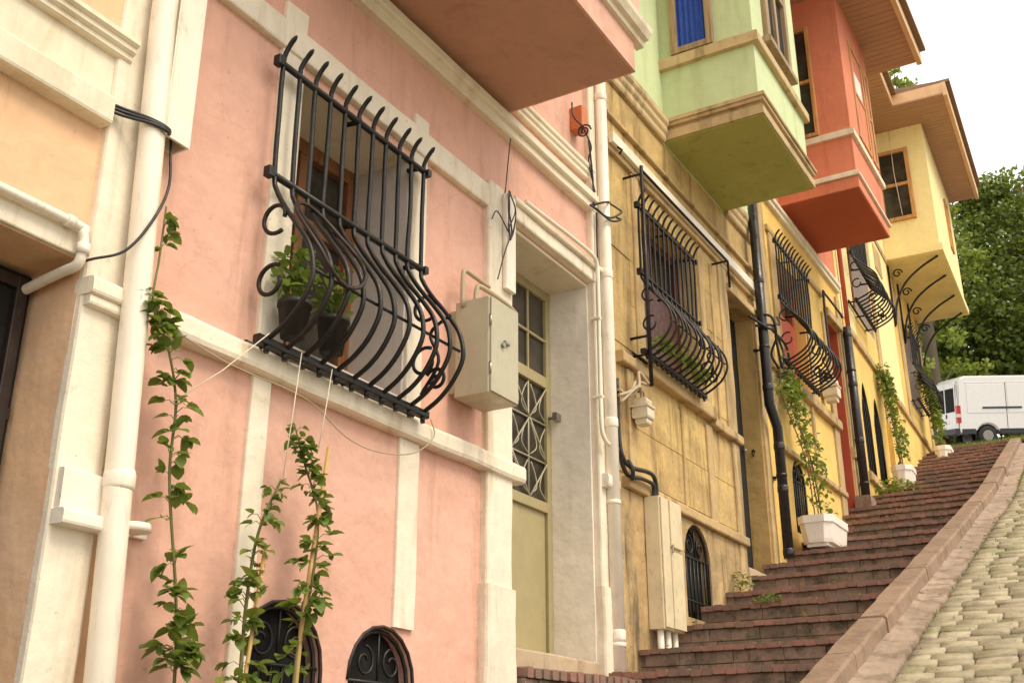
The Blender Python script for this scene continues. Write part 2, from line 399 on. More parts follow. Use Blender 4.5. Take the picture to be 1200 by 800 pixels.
def cobble(mb, x0, x1, y0, y1, zoff, rot):
    c = Vector(((x0 + x1) / 2, (y0 + y1) / 2, 0)); hx, hy = (x1 - x0) / 2, (y1 - y0) / 2
    vs = []; tilt = random.uniform(-.035, .035); tl2 = random.uniform(-.05, .05)
    for (s, h) in ((1., -.05), (.99, .004), (.94, .013), (.0, .0145)):
        k = 1 if s == 0 else 8
        for i in range(k):
            sx, sy = [(-1, -1), (0, -1.05), (1, -1), (1.05, 0), (1, 1), (0, 1.05), (-1, 1), (-1.05, 0)][i]
            if k == 1: sx = sy = 0
            if abs(sx) == 1 and abs(sy) == 1: sx *= .985; sy *= .97
            px, py = sx * hx * s, sy * hy * s
            px, py = px * math.cos(rot) - py * math.sin(rot), px * math.sin(rot) + py * math.cos(rot)
            Y = c.y + py
            v = Vector((c.x + px + bend(Y), Y, gz(Y) - .098 + h + zoff + px * tilt + py * tl2))
            if h > 0: v += noise.noise_vector(v * 14) * .0035
            vs.append(v)
    fs = [(r * 8 + i, r * 8 + (i + 1) % 8, (r + 1) * 8 + (i + 1) % 8, (r + 1) * 8 + i) for r in range(2) for i in range(8)]
    fs += [(16 + i, 16 + (i + 1) % 8, 24) for i in range(8)]
    mb.add(vs, fs, True)
while y < 19.1:
    d = random.uniform(.108, .128); x = 1.542 - random.uniform(0, .1)
    xm = 4.6 if y < 12 else 3.4
    while x < xm:
        w = random.uniform(.165, .225); xa = max(x, 1.542)
        if x + w - xa > .05:
            cobble(cb, xa + .005, x + w - .006, y + .004 + random.uniform(-.003, .003), y + d - .005 + random.uniform(-.003, .003), random.uniform(-.004, .005), random.uniform(-.02, .02))
        x += w
    y += d
solo('cobblestones', cb, 'cobble', kind='structure')

# ------------------------------------------------------------------ leaves
def leaf(mb, base, direction, size, fold=.25, width=.6):
    d = Vector(direction).normalized(); up = Vector((random.uniform(-.4, .4), random.uniform(-.4, .4), 1))
    s = d.cross(up)
    if s.length < .05: s = d.cross(Vector((1, 0, 0)))
    s.normalize(); nrm = s.cross(d).normalized(); b = Vector(base); w = size * width * .5; L = size
    T = ((.12, .62), (.34, 1.), (.62, .92), (.86, .48)); n = len(T)
    rib = [b + d * L * t - nrm * L * .16 * t * t for t, _ in T]; tip = b + d * L - nrm * L * .17
    rt = [q + s * w * k + nrm * w * fold * k for q, (t, k) in zip(rib, T)]; lt_ = [q - s * w * k + nrm * w * fold * k for q, (t, k) in zip(rib, T)]
    c = [b] + rib + [tip] + rt + lt_; R0 = n + 2; L0 = R0 + n; fs = [(0, R0, 1), (0, 1, L0)]
    for k in range(n - 1): fs += [(k + 1, R0 + k, R0 + k + 1, k + 2), (k + 1, k + 2, L0 + k + 1, L0 + k)]
    fs += [(n, R0 + n - 1, n + 1), (n, n + 1, L0 + n - 1)]
    mb.add(c, fs, True)
def rose(name, label, path, nleaf, size, seed, group, cane=None, top_sparse=.0, spread=.1, yellow=.06, smallstem=.005):
    random.seed(seed); t = thing(name, label, 'climbing plant', path[0], group)
    P = catmull(path, 8); L = len(P)
    sm = MB(); sm.tube(P, [smallstem * (1 - .6 * i / L) + .0012 for i in range(L)], 6)
    lf = MB(); ly = MB(); i = 0
    for k in range(nleaf):
        f = random.random()
        clump = noise.noise(Vector((f * 14, seed, 0)))
        if clump < -.25 and random.random() < .7: continue
        if f > .8 and random.random() < top_sparse: continue
        p = P[min(L - 1, int(f * (L - 1)))]; p = Vector(p) + Vector((0, 0, random.uniform(-.01, .01)))
        a = random.uniform(-math.pi * .72, math.pi * .72)
        out = Vector((math.cos(a) * .9, math.sin(a), random.uniform(-.1, .6)))
        ln = spread * random.uniform(.2, 1.) * (1 - .45 * f)
        q = p + out.normalized() * ln; q.x = max(q.x, .03 if FRAME[0] == Matrix() else .02)
        mid = (p + q) / 2 + Vector((0, 0, .012)); sm.tube([p, mid, q], .0014, 4, False)
        for j in range(random.choice((2, 3, 3, 5))):
            t_ = j / 4; b = mid.lerp(q, .4 + .6 * random.random()) if j else q
            dr = out.normalized() + Vector((random.uniform(-.8, .8), random.uniform(-.9, .9), random.uniform(-1., .35)))
            (ly if random.random() < yellow else lf).__class__
            leaf(ly if random.random() < yellow else lf, b, dr, size * (1.25 - .5 * f) * random.uniform(.45, 1.25), random.uniform(.1, .6), random.uniform(.62, .9))
    part('stem', sm, 'green_stem', t); part('leaves', lf, 'leaf', t)
    if ly.v: part('yellow_leaves', ly, 'leaf_yellow', t)
    return t

# ------------------------------------------------------------------ window grilles
def bar_x(t, off, B, x0):
    keys = [(0, x0), (.07, x0 + (B + off - x0) * .42), (.16, off + B * .78), (.28, off + B * .98), (.38, off + B), (.5, off + B * .90), (.64, off + B * .62), (.78, off + B * .30), (.9, off + B * .08), (1, off)]
    return keys
def grille(parent, y0, y1, z0, zm, z1, n=11, B=.24, off=.1, x0=.10, r=.009, tips=True, belly_only=False, loop=False, hbar=True, scrolls=True, wall=0., sx=.15):
    base = part('window_grille', MB().tube([(wall + .03, y0 - .03, z0), (wall + .03, y1 + .03, z0)], r * 1.2), 'iron', parent)
    rail = MB().rbox(x0 - .02, x0 + .018, y0 - .05, y1 + .03, z0 - .02, z0 + .014, .006)
    for k in range(n):
        y = y0 + (y1 - y0) * k / (n - 1); rail.tube([(x0, y, z0), (x0 + .004, y, z0 - .045)], r * 1.1, 6)
    for y in (y0 + .02, (y0 + y1) / 2, y1 - .02): rail.tube([(wall, y, z0 - .005), (x0, y, z0 - .005)], r, 6)
    part('bottom_rail', rail, 'iron', base)
    for zz, nm in ((zm, 'middle_rail'), (z1, 'top_rail')):
        if belly_only and nm == 'top_rail': continue
        m = MB().tube([(off, y0 - .035, zz), (off, y1 + .035, zz)], r * 1.45)
        for y in ((y0 + y1) / 2, y1 - .03): m.tube([(wall, y, zz + .01), (off + .012, y, zz)], r * 1.2, 6)
        m.rbox(off - .016, off + .02, y0 - .045, y0 - .012, zz - .02, zz + .02, .005); m.rbox(off - .016, off + .02, y1 + .012, y1 + .04, zz - .018, zz + .018, .005)
        part(nm, m, 'iron', base)
    H = zm - z0
    for k in range(n):
        y = y0 + (y1 - y0) * k / (n - 1); wob = random.uniform(-.006, .006)
        path = [(x, y + wob * t, z0 + t * H) for t, x in bar_x(0, off, B + random.uniform(-.006, .006), x0)]
        if not belly_only:
            path += [(off, y, zm + (z1 - zm) * .5), (off, y, z1)]
            if tips: path += [(off + .004, y, z1 + .045), (off + .028, y + wob, z1 + .088), (off + .06, y + wob, z1 + .118)]
        P = [q + noise.noise_vector(q * 4 + Vector((k, 0, 0))) * .004 for q in catmull(path, 4)]; rr = [r] * len(P)
        if tips and not belly_only: rr[-1] = r * .3; rr[-2] = r * .85
        part('bar', MB().tube(P, rr, 7), 'iron', base)
    if hbar:
        t = .33; part('belly_rail', MB().tube([(off + B - .012, y0, z0 + .36 * H), (off + B - .012, y1, z0 + .36 * H)], r * .7, 6), 'iron', base)
    if scrolls:
        rs = H * .10
        for ye, yy in ((y0, y0 - .004), (y1, y1 + .004)):
            for zc, d in ((z0 + H * .72, 1), (z0 + H * .34, -1)):
                xc = wall + sx; s = spiral((xc, yy, zc), rs, .86, R(-60) if d > 0 else R(60), -d * 1., 20, 'X', .62)
                part('scroll', MB().tube(s, r * .85, 6), 'iron', base)
        # heart scroll in the belly of the far end
        s = spiral((off + B * .45, y1 - .005, z0 + H * .2), rs * .8, 1.35, R(150), -1, 24, 'X', .2)
        part('scroll', MB().tube(s, r * .85, 6), 'iron', base)
        s = catmull([(off + B * .12, y1 - .004, z0 + H * .12), (off + B * .5, y1 - .004, z0 + H * .32), (off + B * .30, y1 - .004, z0 + H * .52), (off + B * .75, y1 - .004, z0 + H * .62)], 6)
        part('scroll', MB().tube(s, r * .8, 6), 'iron', base)
    if loop:
        c = []
        for k in range(25):
            a = 2 * math.pi * k / 24; y = y0 + .17 + .155 * math.cos(a); z = z0 + H * .62 + .2 * math.sin(a)
            t = (z - z0) / H; xs = bar_x(0, off, B, x0)
            for (ta, xa), (tb, xb) in zip(xs, xs[1:]):
                if ta <= t <= tb: x = xa + (xb - xa) * (t - ta) / (tb - ta)
            c.append((x + .02, y, z))
        part('ring', MB().tube(c, r * .8, 6), 'iron_brown', base)
    return base
def cellar_grille(parent, y0, y1, z0, z1, x=.0, nb=5, point=0.):
    w = (y1 - y0) / 2; rise = w * (1 + point); zs = z1 - rise; m = MB(); yc = (y0 + y1) / 2
    pts = [(x, a, b) for a, b in arch(y0 + .012, y1 - .012, z0, z1 - .012, point)]
    m.tube([pts[0]] + pts[:0:-1], .009, 6)
    m.tube([(x, y0, zs), (x, y1, zs)], .009, 6); m.tube([(x, y0, z0 + .12), (x, y1, z0 + .12)], .007, 6)
    for k in range(1, nb + 1):
        y = y0 + (y1 - y0) * k / (nb + 1); m.tube([(x, y, z0), (x, y, zs)], .007, 6)
    for s in (-1, 1):
        m.tube(spiral((x, yc + s * w * .42, zs + rise * .36), w * .30, 1.2, R(90), s, 20, 'Y', .3), .006, 6)
    m.tube([(x, yc, zs), (x, yc, z1 - .01)], .006, 6)
    return part('grille', m, 'iron', parent)

def framed_window(parent, y0, y1, z0, z1, x, mat='wood', fw=.05, bars_y=(), bars_z=(.5,), pane='glass', plane='X', xx=None, pd=.03):
    """frame + pane part. plane 'X': faces +x at depth x; plane 'Y': faces -y at y=x with y0,y1 meaning x0,x1"""
    m = MB()
    def bx(a0, a1, b0, b1, d0, d1):
        if plane == 'X': m.rbox(x + d0, x + d1, a0, a1, b0, b1, .005)
        else: m.rbox(a0, a1, x - d1, x - d0, b0, b1, .005)
    bx(y0, y0 + fw, z0, z1, 0, .05); bx(y1 - fw, y1, z0, z1, 0, .05); bx(y0 + fw, y1 - fw, z0, z0 + fw, 0, .048); bx(y0 + fw, y1 - fw, z1 - fw, z1, 0, .048)
    for b in bars_z: z = z0 + (z1 - z0) * b; bx(y0 + fw, y1 - fw, z - fw * .45, z + fw * .45, .002, .044)
    for b in bars_y: y = y0 + (y1 - y0) * b; bx(y - fw * .4, y + fw * .4, z0 + fw, z1 - fw, .001, .040)
    w = part('window', m, mat, parent)
    q = MB()
    if plane == 'X': q.box(x + .005, x + .012, y0 + .01, y1 - .01, z0 + .01, z1 - .01)
    else: q.box(y0 + .01, y1 - .01, x - .012, x - .005, z0 + .01, z1 - .01)
    part('pane', q, pane, w); return w

def cornice(parent, name, y0, y1, z0, z1, d, mat, steps=3, jit=.002, x=0., seg=None):
    """moulding growing outward towards the top"""
    h = z1 - z0; pr = [(x - .02, z0)]
    for k in range(steps):
        dd = d * (.35 + .65 * (k + 1) / steps); za = z0 + h * k / steps; zb = z0 + h * (k + 1) / steps
        pr += [(x + dd - d * .12, za + h * .02), (x + dd, za + h * .1), (x + dd, zb - h * .02)]
    pr += [(x + d * .9, z1), (x - .02, z1 + .004)]
    return part(name, MB().prof(pr, 'Y', y0, y1, max(2, int((y1 - y0) / .09)), jit), mat, parent)

# ================================================================== PEACH HOUSE (far left)
ph = thing('peach_house', 'peach coloured house with cream bands at the left edge, its dark doorway half in view', 'house', (-2.3, -1, -1.2))
A0, A1 = -4.0, 2.36
w = MB().prism(rect(A0, A1, -1.6, 6.5), [rect(.95, 2.08, -1.2, 1.53)], -.45, 0, 'X'); part('wall', w, 'peach', ph)
part('house_body', MB().box(-5, -.452, A0, A1 - .01, -1.6, 6.49), 'peach', ph)
part('upper_wall', MB().rbox(-.02, .012, A0, A1 - .13, 2.12, 2.34, .006), 'cream_clean', ph)
part('upper_wall', MB().rbox(-.02, .010, A0, A1 - .12, 2.36, 4.2, .006), 'peach', ph)
part('band', MB().rbox(-.02, .06, A0, 2.07, 2.01, 2.115, .012, .0015), 'cream_clean', ph)
cornice(ph, 'cornice', A0, 2.13, 2.29, 2.37, .07, 'cream_clean', 3, .001)
part('lintel_band', MB().rbox(-.02, .018, A0, 2.06, 1.535, 1.63, .006, .003), 'cream', ph)
pil = part('pilaster', MB().rbox(-.02, .030, 2.081, 2.255, -1.5, 4.4, .012, .004), 'cream', ph)
part('capital', MB().rbox(-.01, .072, 2.08, 2.26, 1.41, 1.47, .012, .004).rbox(-.01, .058, 2.085, 2.258, 1.375, 1.412, .010, .004), 'cream', pil)
part('capital', MB().rbox(-.01, .085, 2.085, 2.262, .69, .735, .010, .003), 'white', pil)
part('capital', MB().rbox(-.01, .055, 2.09, 2.258, .735, .86, .006, .003), 'white', pil)
d = part('door', MB().rbox(-.27, -.225, .96, 2.078, -1.1, 1.52, .01), 'dark', ph)
dm = MB()
for yy in (1.0, 1.35, 1.7, 2.03): dm.rbox(-.225, -.20, yy - .02, yy + .02, -1.05, 1.5, .004)
for zz in (.55, 1.05, 1.48): dm.rbox(-.223, -.202, .98, 2.06, zz - .02, zz + .02, .004)
part('door_grid', dm, 'iron_brown', d)

# ================================================================== PINK HOUSE
pk = thing('pink_house', 'pink plastered house with cream bands, a large bulging window grille and an overhanging bay', 'house', (-2.5, 4.1, -1.0))
B0, B1 = 2.36, 5.92
WIN = (3.02, 3.82, 1.55, 2.79)
w = MB().prism(rect(B0, B1, -1.6, 7.5), [rect(*WIN), rect(4.72, 5.70, .3, 2.86), arch(2.93, 3.36, -.1, .60), arch(3.53, 3.955, -.1, .575)], -.5, 0, 'X')
part('wall', w, 'pink', pk)
part('house_body', MB().box(-5, -.502, B0, B1, -1.6, 7.49), 'pink', pk)
part('sill_band', MB().rbox(-.02, .065, 2.41, 4.80, 1.39, 1.485, .022, .006, .05), 'cream', pk)
part('upper_band', MB().rbox(-.02, .035, B0, 4.74, 2.83, 2.965, .01, .004), 'cream', pk)
cornice(pk, 'cornice', B0, 5.74, 3.36, 3.47, .075, 'cream_clean', 2, .002)
cornice(pk, 'cornice', 4.7, 5.76, 3.585, 3.69, .05, 'cream_clean', 3, .001)
for y0, y1, z0, z1, d_ in ((2.865, 2.965, -.2, 1.388, .018), (3.79, 3.935, .585, 1.388, .018), (2.87, 3.005, 1.487, 3.07, .022), (3.815, 3.93, 1.487, 3.04, .02)):
    part('pilaster', MB().rbox(-.02, d_, y0, y1, z0, z1, .006, .004), 'cream', pk)
pl = part('corner_pilaster', MB().rbox(-.02, .04, 4.475, 4.715, .84, 2.99, .012, .005), 'cream', pk)
part('plinth', MB().rbox(-.02, .055, 4.46, 4.735, -.9, .85, .018, .007), 'cream', pl)
# right corner pilaster
pr_ = part('corner_pilaster', MB().rbox(-.02, .045, 5.70, 5.87, 1.0, 5.6, .012, .004), 'cream', pk)
part('plinth', MB().rbox(-.02, .06, 5.69, 5.875, .2, 1.01, .018, .006), 'cream', pr_)
part('capital', MB().rbox(-.01, .09, 5.72, 5.88, 1.58, 1.66, .02, .005), 'white', pr_)
# doorway
lb = part('lintel', MB().rbox(-.03, .05, 4.69, 5.76, 2.865, 2.95, .012, .003), 'cream', pk)
part('moulding', MB().rbox(-.01, .075, 4.69, 5.78, 2.95, 2.985, .012, .002), 'cream_clean', lb)
part('doorway_soffit', MB().rbox(-.32, -.003, 4.722, 5.698, 2.838, 2.859, .004), 'cream_clean', pk)
part('doorway_jamb', MB().rbox(-.30, -.001, 5.684, 5.6995, .58, 2.838, .004, .002), 'white', pk)
part('doorway_jamb', MB().rbox(-.30, -.003, 4.721, 4.736, .58, 2.838, .004), 'white', pk)
part('threshold', MB().rbox(-.32, .012, 4.74, 5.72, .50, .60, .01, .004), 'threshold', pk)
D = -.29
dr = part('door', MB().rbox(D - .03, D, 4.737, 5.683, .60, 2.837, .006), 'door_paint', pk)
fr = MB()
def dbar(y0, y1, z0, z1, t=.03): fr.rbox(D, D + t, y0, y1, z0, z1, .004)
dbar(4.737, 4.79, .60, 2.836); dbar(5.63, 5.683, .60, 2.836); dbar(4.79, 5.63, 2.78, 2.836, .029); dbar(4.79, 5.63, 2.20, 2.27, .034); dbar(4.79, 5.63, 1.44, 1.50, .033); dbar(4.79, 5.63, .60, .63, .02)
part('door_frame', fr, 'door_paint', dr)
part('lower_panel', MB().rbox(D + .001, D + .012, 4.80, 5.62, .64, 1.44, .004), 'door_paint', dr)
part('upper_glass', MB().box(D + .002, D + .008, 4.79, 5.63, 2.27, 2.78), 'glass_dusty', dr)
part('lower_glass', MB().box(D + .002, D + .008, 4.79, 5.63, 1.50, 2.20), 'glass_dusty', dr)
gl = MB()
for y in (5.00, 5.21, 5.42): gl.rbox(D + .009, D + .024, y - .008, y + .008, 2.27, 2.78, .003)
gl.rbox(D + .009, D + .026, 4.79, 5.63, 2.50, 2.517, .003)
part('glazing_bars', gl, 'door_paint', dr)
lg = MB(); X_ = D + .02
for y in (5.0, 5.21, 5.42): lg.tube([(X_, y, 1.5), (X_, y, 2.2)], .006, 6)
for z in (1.735, 1.97): lg.tube([(X_, 4.79, z), (X_, 5.63, z)], .006, 6)
for i in range(4):
    for j in range(3):
        ya, yb = 4.79 + .21 * i, 4.79 + .21 * (i + 1); za, zb = 1.5 + .235 * j, 1.5 + .235 * (j + 1)
        if (i + j) % 2: lg.tube([(X_ + .008, ya, za), (X_ + .008, yb, zb)], .005, 5)
        else: lg.tube([(X_ + .008, ya, zb), (X_ + .008, yb, za)], .005, 5)
        for s in (-1, 1):
            yc, zc = (ya + yb) / 2, (za + zb) / 2
            lg.tube(catmull([(X_ + .004, yc + s * .09, zc - .10), (X_ + .004, yc + s * .02, zc - .05), (X_ + .004, yc + s * .035, zc + .02), (X_ + .004, yc + s * .085, zc + .09)], 3), .004, 5)
part('scroll_grille', lg, 'beige_metal', dr)
hd = MB().tube([(D + .03, 5.65, 2.02), (D + .075, 5.65, 2.02)], .01, 8); hd.rbox(D + .07, D + .10, 5.62, 5.675, 1.995, 2.045, .006); part('handle', hd, 'steel', dr)
# window with deep reveal
WX = -.36
part('window_reveal', MB().rbox(WX, -.004, 3.806, 3.819, 1.55, 2.788, .003), 'greywhite', pk)
part('window_reveal', MB().rbox(WX, -.004, 3.021, 3.033, 1.55, 2.788, .003), 'greywhite', pk)
part('window_soffit', MB().rbox(WX, -.004, 3.034, 3.805, 2.775, 2.789, .003), 'cream_clean', pk)
part('window_sill', MB().rbox(WX, .03, 3.035, 3.804, 1.50, 1.565, .008, .002), 'greywhite', pk)
wd = framed_window(pk, 3.034, 3.805, 1.566, 2.774, WX, 'wood', .07, (.5,), (.66,), 'glass')
part('curtain', MB().prof([(WX - .02 + .012 * math.sin(k * 1.1), 3.06 + k * .012) for k in range(24)] + [(WX - .04, 3.06 + 23 * .012), (WX - .04, 3.06)], 'Z', 1.64, 2.7), 'curtain_white', wd)
grille(pk, 2.825, 3.82, 1.49, 2.19, 2.70, 11, .235, .070, .105, .0105, loop=True, sx=.105)
# cellar windows
for y0, y1, z1 in ((2.93, 3.36, .60), (3.53, 3.955, .575)):
    pn = part('cellar_window', MB().box(-.075, -.065, y0 - .01, y1 + .01, -.12, z1 + .01), 'dark', pk)
    cellar_grille(pn, y0, y1, -.1, z1, -.02, 6)
    part('surround', MB().tube([(.0, a, b) for a, b in arch(y0 - .006, y1 + .006, -.1, z1 + .006)[1:]], .008, 6), 'iron_brown', pn)
# bay
bay = part('bay', MB().rbox(-.01, .82, B0 - .02, 4.68, 3.515, 7.4, .008), 'pink', pk)
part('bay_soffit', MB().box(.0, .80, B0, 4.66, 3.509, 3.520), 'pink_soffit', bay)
pf = [(.80, 3.70), (.845, 3.705), (.85, 3.735), (.875, 3.74), (.895, 3.775), (.90, 3.80), (.88, 3.815), (.86, 3.83), (.86, 3.85), (.80, 3.852)]
part('bay_moulding', MB().prof(pf, 'Y', B0 - .05, 4.75, 24, .001), 'cream_clean', bay)
part('bay_moulding', MB().prof([(4.66, 3.70), (4.70, 3.705), (4.71, 3.735), (4.75, 3.78), (4.74, 3.82), (4.72, 3.85), (4.66, 3.852)], 'X', .0, .80, 6, .001), 'cream_clean', bay)
part('bay_upper_wall', MB().rbox(-.01, .85, B0 - .02, 4.71, 3.853, 7.41, .008), 'pink', bay)
for y0 in (2.7, 3.7): framed_window(pk, y0, y0 + .6, 4.4, 5.9, .855, 'wood_old', .05)
part('roof', MB().rbox(-5.2, 1.3, B0 - .05, B1 - .1, 7.5, 7.66, .02), 'fascia', pk)

# door landing in front of the pink house, its edge running slightly askew
def lx(y): return .075 + (y - 4.76) * .17
lm = MB(); y = 4.76
while y < 5.70:
    w_ = random.uniform(.06, .07); o = random.uniform(-.005, .005); lm.rbox(.0, lx(y) + .02 + o, y, y + w_ - .002, .455, .503 + random.uniform(-.003, .003), .008); y += w_
solo('landing_nosing', lm, 'brick', kind='structure')
lm = MB()
for r_ in range(9):
    z0 = .455 - .075 * (r_ + 1); y = 4.76
    while y < 5.70:
        w_ = random.uniform(.12, .2); lm.rbox(.0, lx(y) + random.uniform(-.004, .004), y, min(5.72, y + w_) - .003, z0 + .002, z0 + .073, .006); y += w_
solo('landing_brickwork', lm, 'riser', kind='structure')

# ================================================================== OCHRE HOUSE with green bay
oc = thing('ochre_house', 'weathered ochre house with a pale green bay, directly right of the pink house', 'house', (-2.5, 7.5, .6))
C0, C1 = 5.92, 9.12
w = MB().prism(rect(C0, C1, -.2, 4.60), [rect(6.55, 7.62, 2.62, 3.84), rect(8.30, 8.98, 1.3, 3.80), arch(7.03, 7.50, 1.0, 1.645)], -.45, 0, 'X')
part('wall', w, 'ochre', oc)
part('lower_wall', MB().prism([(5.925, -.1), (8.02, -.1), (8.27, 1.66), (5.925, 1.66)], [arch(7.03, 7.50, 1.0, 1.645)], -.02, .012, 'X'), 'ochre_low', oc)
part('upper_wall', MB().box(-.45, -.001, C0, C1, 4.601, 8.2), 'green', oc)
jm = MB()
for z0, z1, n in ((1.76, 2.44, 2), (2.62, 3.96, 4), (4.08, 4.26, 1), (4.31, 4.57, 1)):
    for k in range(n):
        za = z0 + (z1 - z0) * k / n; zb = z0 + (z1 - z0) * (k + 1) / n; y = C0 + .12 + (.3 if k % 2 else .0)
        while y < 9.05:
            L = random.uniform(.48, .66); ye = min(y + L, 9.08)
            segs = [(y, ye)]
            for h0, h1, hz0, hz1 in ((6.55, 7.62, 2.62, 3.84), (8.30, 8.98, 1.3, 3.80)):
                if za < hz1 and zb > hz0:
                    segs = [q for a, b in segs for q in ((a, min(b, h0 - .01)), (max(a, h1 + .01), b)) if q[1] - q[0] > .05]
            for a, b in segs: jm.rbox(-.01, .006 + random.uniform(-.0015, .0015), a + .0015, b - .0015, za + .0015, zb - .0015, .003, .0015, .12)
            y = ye
part('facing_blocks', jm, 'ochre', oc)
part('house_body', MB().box(-5, -.452, C0, C1, -.2, 8.19), 'ochre', oc)
part('ledge', MB().rbox(-.02, .05, C0 + .18, 8.29, 1.665, 1.735, .012, .004), 'ochre_trim', oc)
part('sill_band', MB().rbox(-.02, .07, 6.5, 7.68, 2.50, 2.61, .015, .005), 'ochre_trim', oc)
part('sill_band', MB().rbox(-.02, .055, 7.68, 8.32, 2.47, 2.545, .015, .005), 'ochre_trim', oc)
part('sill_band', MB().rbox(-.02, .055, C0 + .15, 6.5, 2.47, 2.545, .015, .005), 'ochre_trim', oc)
for y0, y1, z0, z1 in ((6.2, 6.30, 1.74, 2.46), (7.58, 7.70, 1.74, 2.46), (8.14, 8.29, .9, 2.46), (6.40, 6.53, 2.62, 4.0), (7.64, 7.74, 2.62, 3.95), (8.10, 8.29, 2.55, 4.0), (8.985, 9.1, 1.6, 4.0), (7.1, 7.13, 1.74, 2.46), (7.9, 7.93, 2.55, 3.9)):
    part('pilaster', MB().rbox(-.02, .022, y0, y1, z0, z1, .008, .004), 'ochre_trim', oc)
part('upper_band', MB().rbox(-.02, .03, C0 + .1, C1, 3.99, 4.07, .008, .003), 'ochre_trim', oc)
part('ledge', MB().rbox(-.02, .035, C0 + .1, C1, 4.27, 4.30, .008, .003), 'ochre_trim', oc)
cornice(oc, 'cornice', C0 + .1, 7.06, 4.58, 4.78, .07, 'stone', 3, .004)
cornice(oc, 'cornice', 8.42, C1, 4.58, 4.78, .07, 'stone', 3, .004)
# cable cover strip is a thing of its own further down
# doorway
part('doorway_jamb', MB().rbox(-.42, -.004, 8.966, 8.979, 1.3, 3.80, .003, .002), 'ochre_jamb', oc)
part('doorway_lintel', MB().rbox(-.02, .05, 8.27, 9.02, 3.80, 3.87, .01, .004), 'ochre_trim', oc)
dd = part('door', MB().rbox(-.20, -.16, 8.305, 8.965, 1.53, 3.79, .005), 'dark', oc)
part('handle', MB().tube([(-.16, 8.9, 2.6), (-.12, 8.9, 2.6)], .012, 8), 'steel', dd)
part('threshold', MB().rbox(-.42, .02, 8.301, 8.965, 1.30, 1.52, .01, .004), 'threshold', oc)
kn = MB().tube([(-.08, 8.966, 2.60), (-.08, 8.94, 2.60)], .014, 8); kn.tube([(-.08, 8.945, 2.60), (-.08, 8.94, 2.55)], .007, 6); part('bell_pull', kn, 'iron', oc)
# window and grille
ww = framed_window(oc, 6.56, 7.61, 2.63, 3.83, -.2, 'shutter', .06, (.5,), (.6,), 'glass')
part('shutter', MB().rbox(-.185, -.15, 6.60, 7.57, 2.66, 3.35, .01), 'shutter', ww)
part('window_reveal', MB().rbox(-.2, -.004, 7.605, 7.619, 2.62, 3.838, .003), 'ochre_trim', oc)
grille(oc, 6.31, 7.32, 2.59, 3.16, 3.66, 13, .20, .10, .11, .0085)
pn = part('cellar_window', MB().box(-.075, -.065, 7.02, 7.51, .99, 1.655), 'dark', oc)
cellar_grille(pn, 7.03, 7.50, 1.0, 1.645, -.01, 6)
# green bay
gb = part('bay', MB().rbox(-.01, .77, 7.13, 8.41, 4.79, 8.2, .006), 'green', oc)
base = MB()
lay = [(4.625, 4.70, .035), (4.70, 4.735, .015), (4.735, 4.765, .045), (4.765, 4.795, .06)]
for z0, z1, e in lay: base.rbox(-.005, .77 + e, 7.13 - e, 8.41 + e * .6, z0, z1 + .001, .008, .002, .08)
part('bay_cornice', base, 'stone', gb)
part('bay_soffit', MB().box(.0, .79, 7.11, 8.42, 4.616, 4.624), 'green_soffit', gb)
sb = MB(); sb.rbox(-.005, .815, 7.085, 8.45, 5.27, 5.36, .01, .002, .08); part('bay_sill_band', sb, 'stone', gb)
gw = framed_window(oc, .11, .46, 5.37, 6.7, 7.129, 'wood_old', .055, (), (.72,), 'curtain', 'Y')
cu = MB()
cu.prof([(.165 + k * .01, 7.108 + .008 * math.sin(k * 1.4)) for k in range(25)] + [(.405, 7.118), (.165, 7.118)], 'Z', 5.43, 6.6); part('curtain', cu, 'curtain', gw)
framed_window(oc, 7.42, 8.05, 5.50, 6.9, .765, 'wood_old', .07, (.5,), (.5,), 'dark')
part('window_sill', MB().rbox(.76, .84, 7.38, 8.09, 5.44, 5.495, .006), 'wood_old', oc)
part('roof', MB().rbox(-5.2, 1.2, C0, C1 - .02, 8.21, 8.36, .02), 'fascia', oc)
# ================================================================== YELLOW HOUSE with red bay
yh = thing('red_bay_house', 'yellow ochre house with an orange red bay under a boarded brown roof overhang', 'house', (-2.5, 10.7, 1.6))
E0, E1 = 9.12, 12.28
w = MB().prism(rect(E0, E1, .8, 5.46), [rect(9.82, 10.72, 3.58, 4.80), rect(11.60, 12.10, 2.3, 4.76), arch(9.76, 10.17, 2.05, 2.74)], -.45, 0, 'X')
part('wall', w, 'yellow', yh); part('house_body', MB().box(-5, -.452, E0, E1, .8, 8.0), 'orange', yh)
part('upper_wall', MB().box(-.45, -.001, E0, E1, 5.461, 8.0), 'orange', yh)
cornice(yh, 'cornice', E0, E1, 5.30, 5.40, .06, 'cream_clean', 2, .003)
part('sill_band', MB().rbox(-.02, .06, 9.30, 11.6, 3.45, 3.55, .012, .005), 'ochre_trim', yh)
part('ledge', MB().rbox(-.02, .045, 9.30, 11.58, 2.72, 2.78, .012, .004), 'ochre_trim', yh)
part('door_lintel', MB().rbox(-.02, .06, 11.55, 12.15, 4.765, 4.86, .01, .003), 'ochre_trim', yh)
for y0, y1, z0, z1 in ((9.3, 9.5, 1.8, 5.25), (9.64, 9.8, 3.56, 4.95), (10.74, 10.9, 3.56, 4.95), (11.42, 11.595, 2.3, 4.76), (12.105, 12.26, 2.6, 5.2), (10.6, 10.66, 2.78, 3.45)):
    part('pilaster', MB().rbox(-.02, .025, y0, y1, z0, z1, .008, .004), 'ochre_trim', yh)
part('window_head_band', MB().rbox(-.02, .03, 9.6, 11.5, 4.96, 5.02, .008, .003), 'ochre_trim', yh)
part('doorway_jamb', MB().rbox(-.42, -.004, 12.086, 12.099, 2.3, 4.755, .003), 'red', yh)
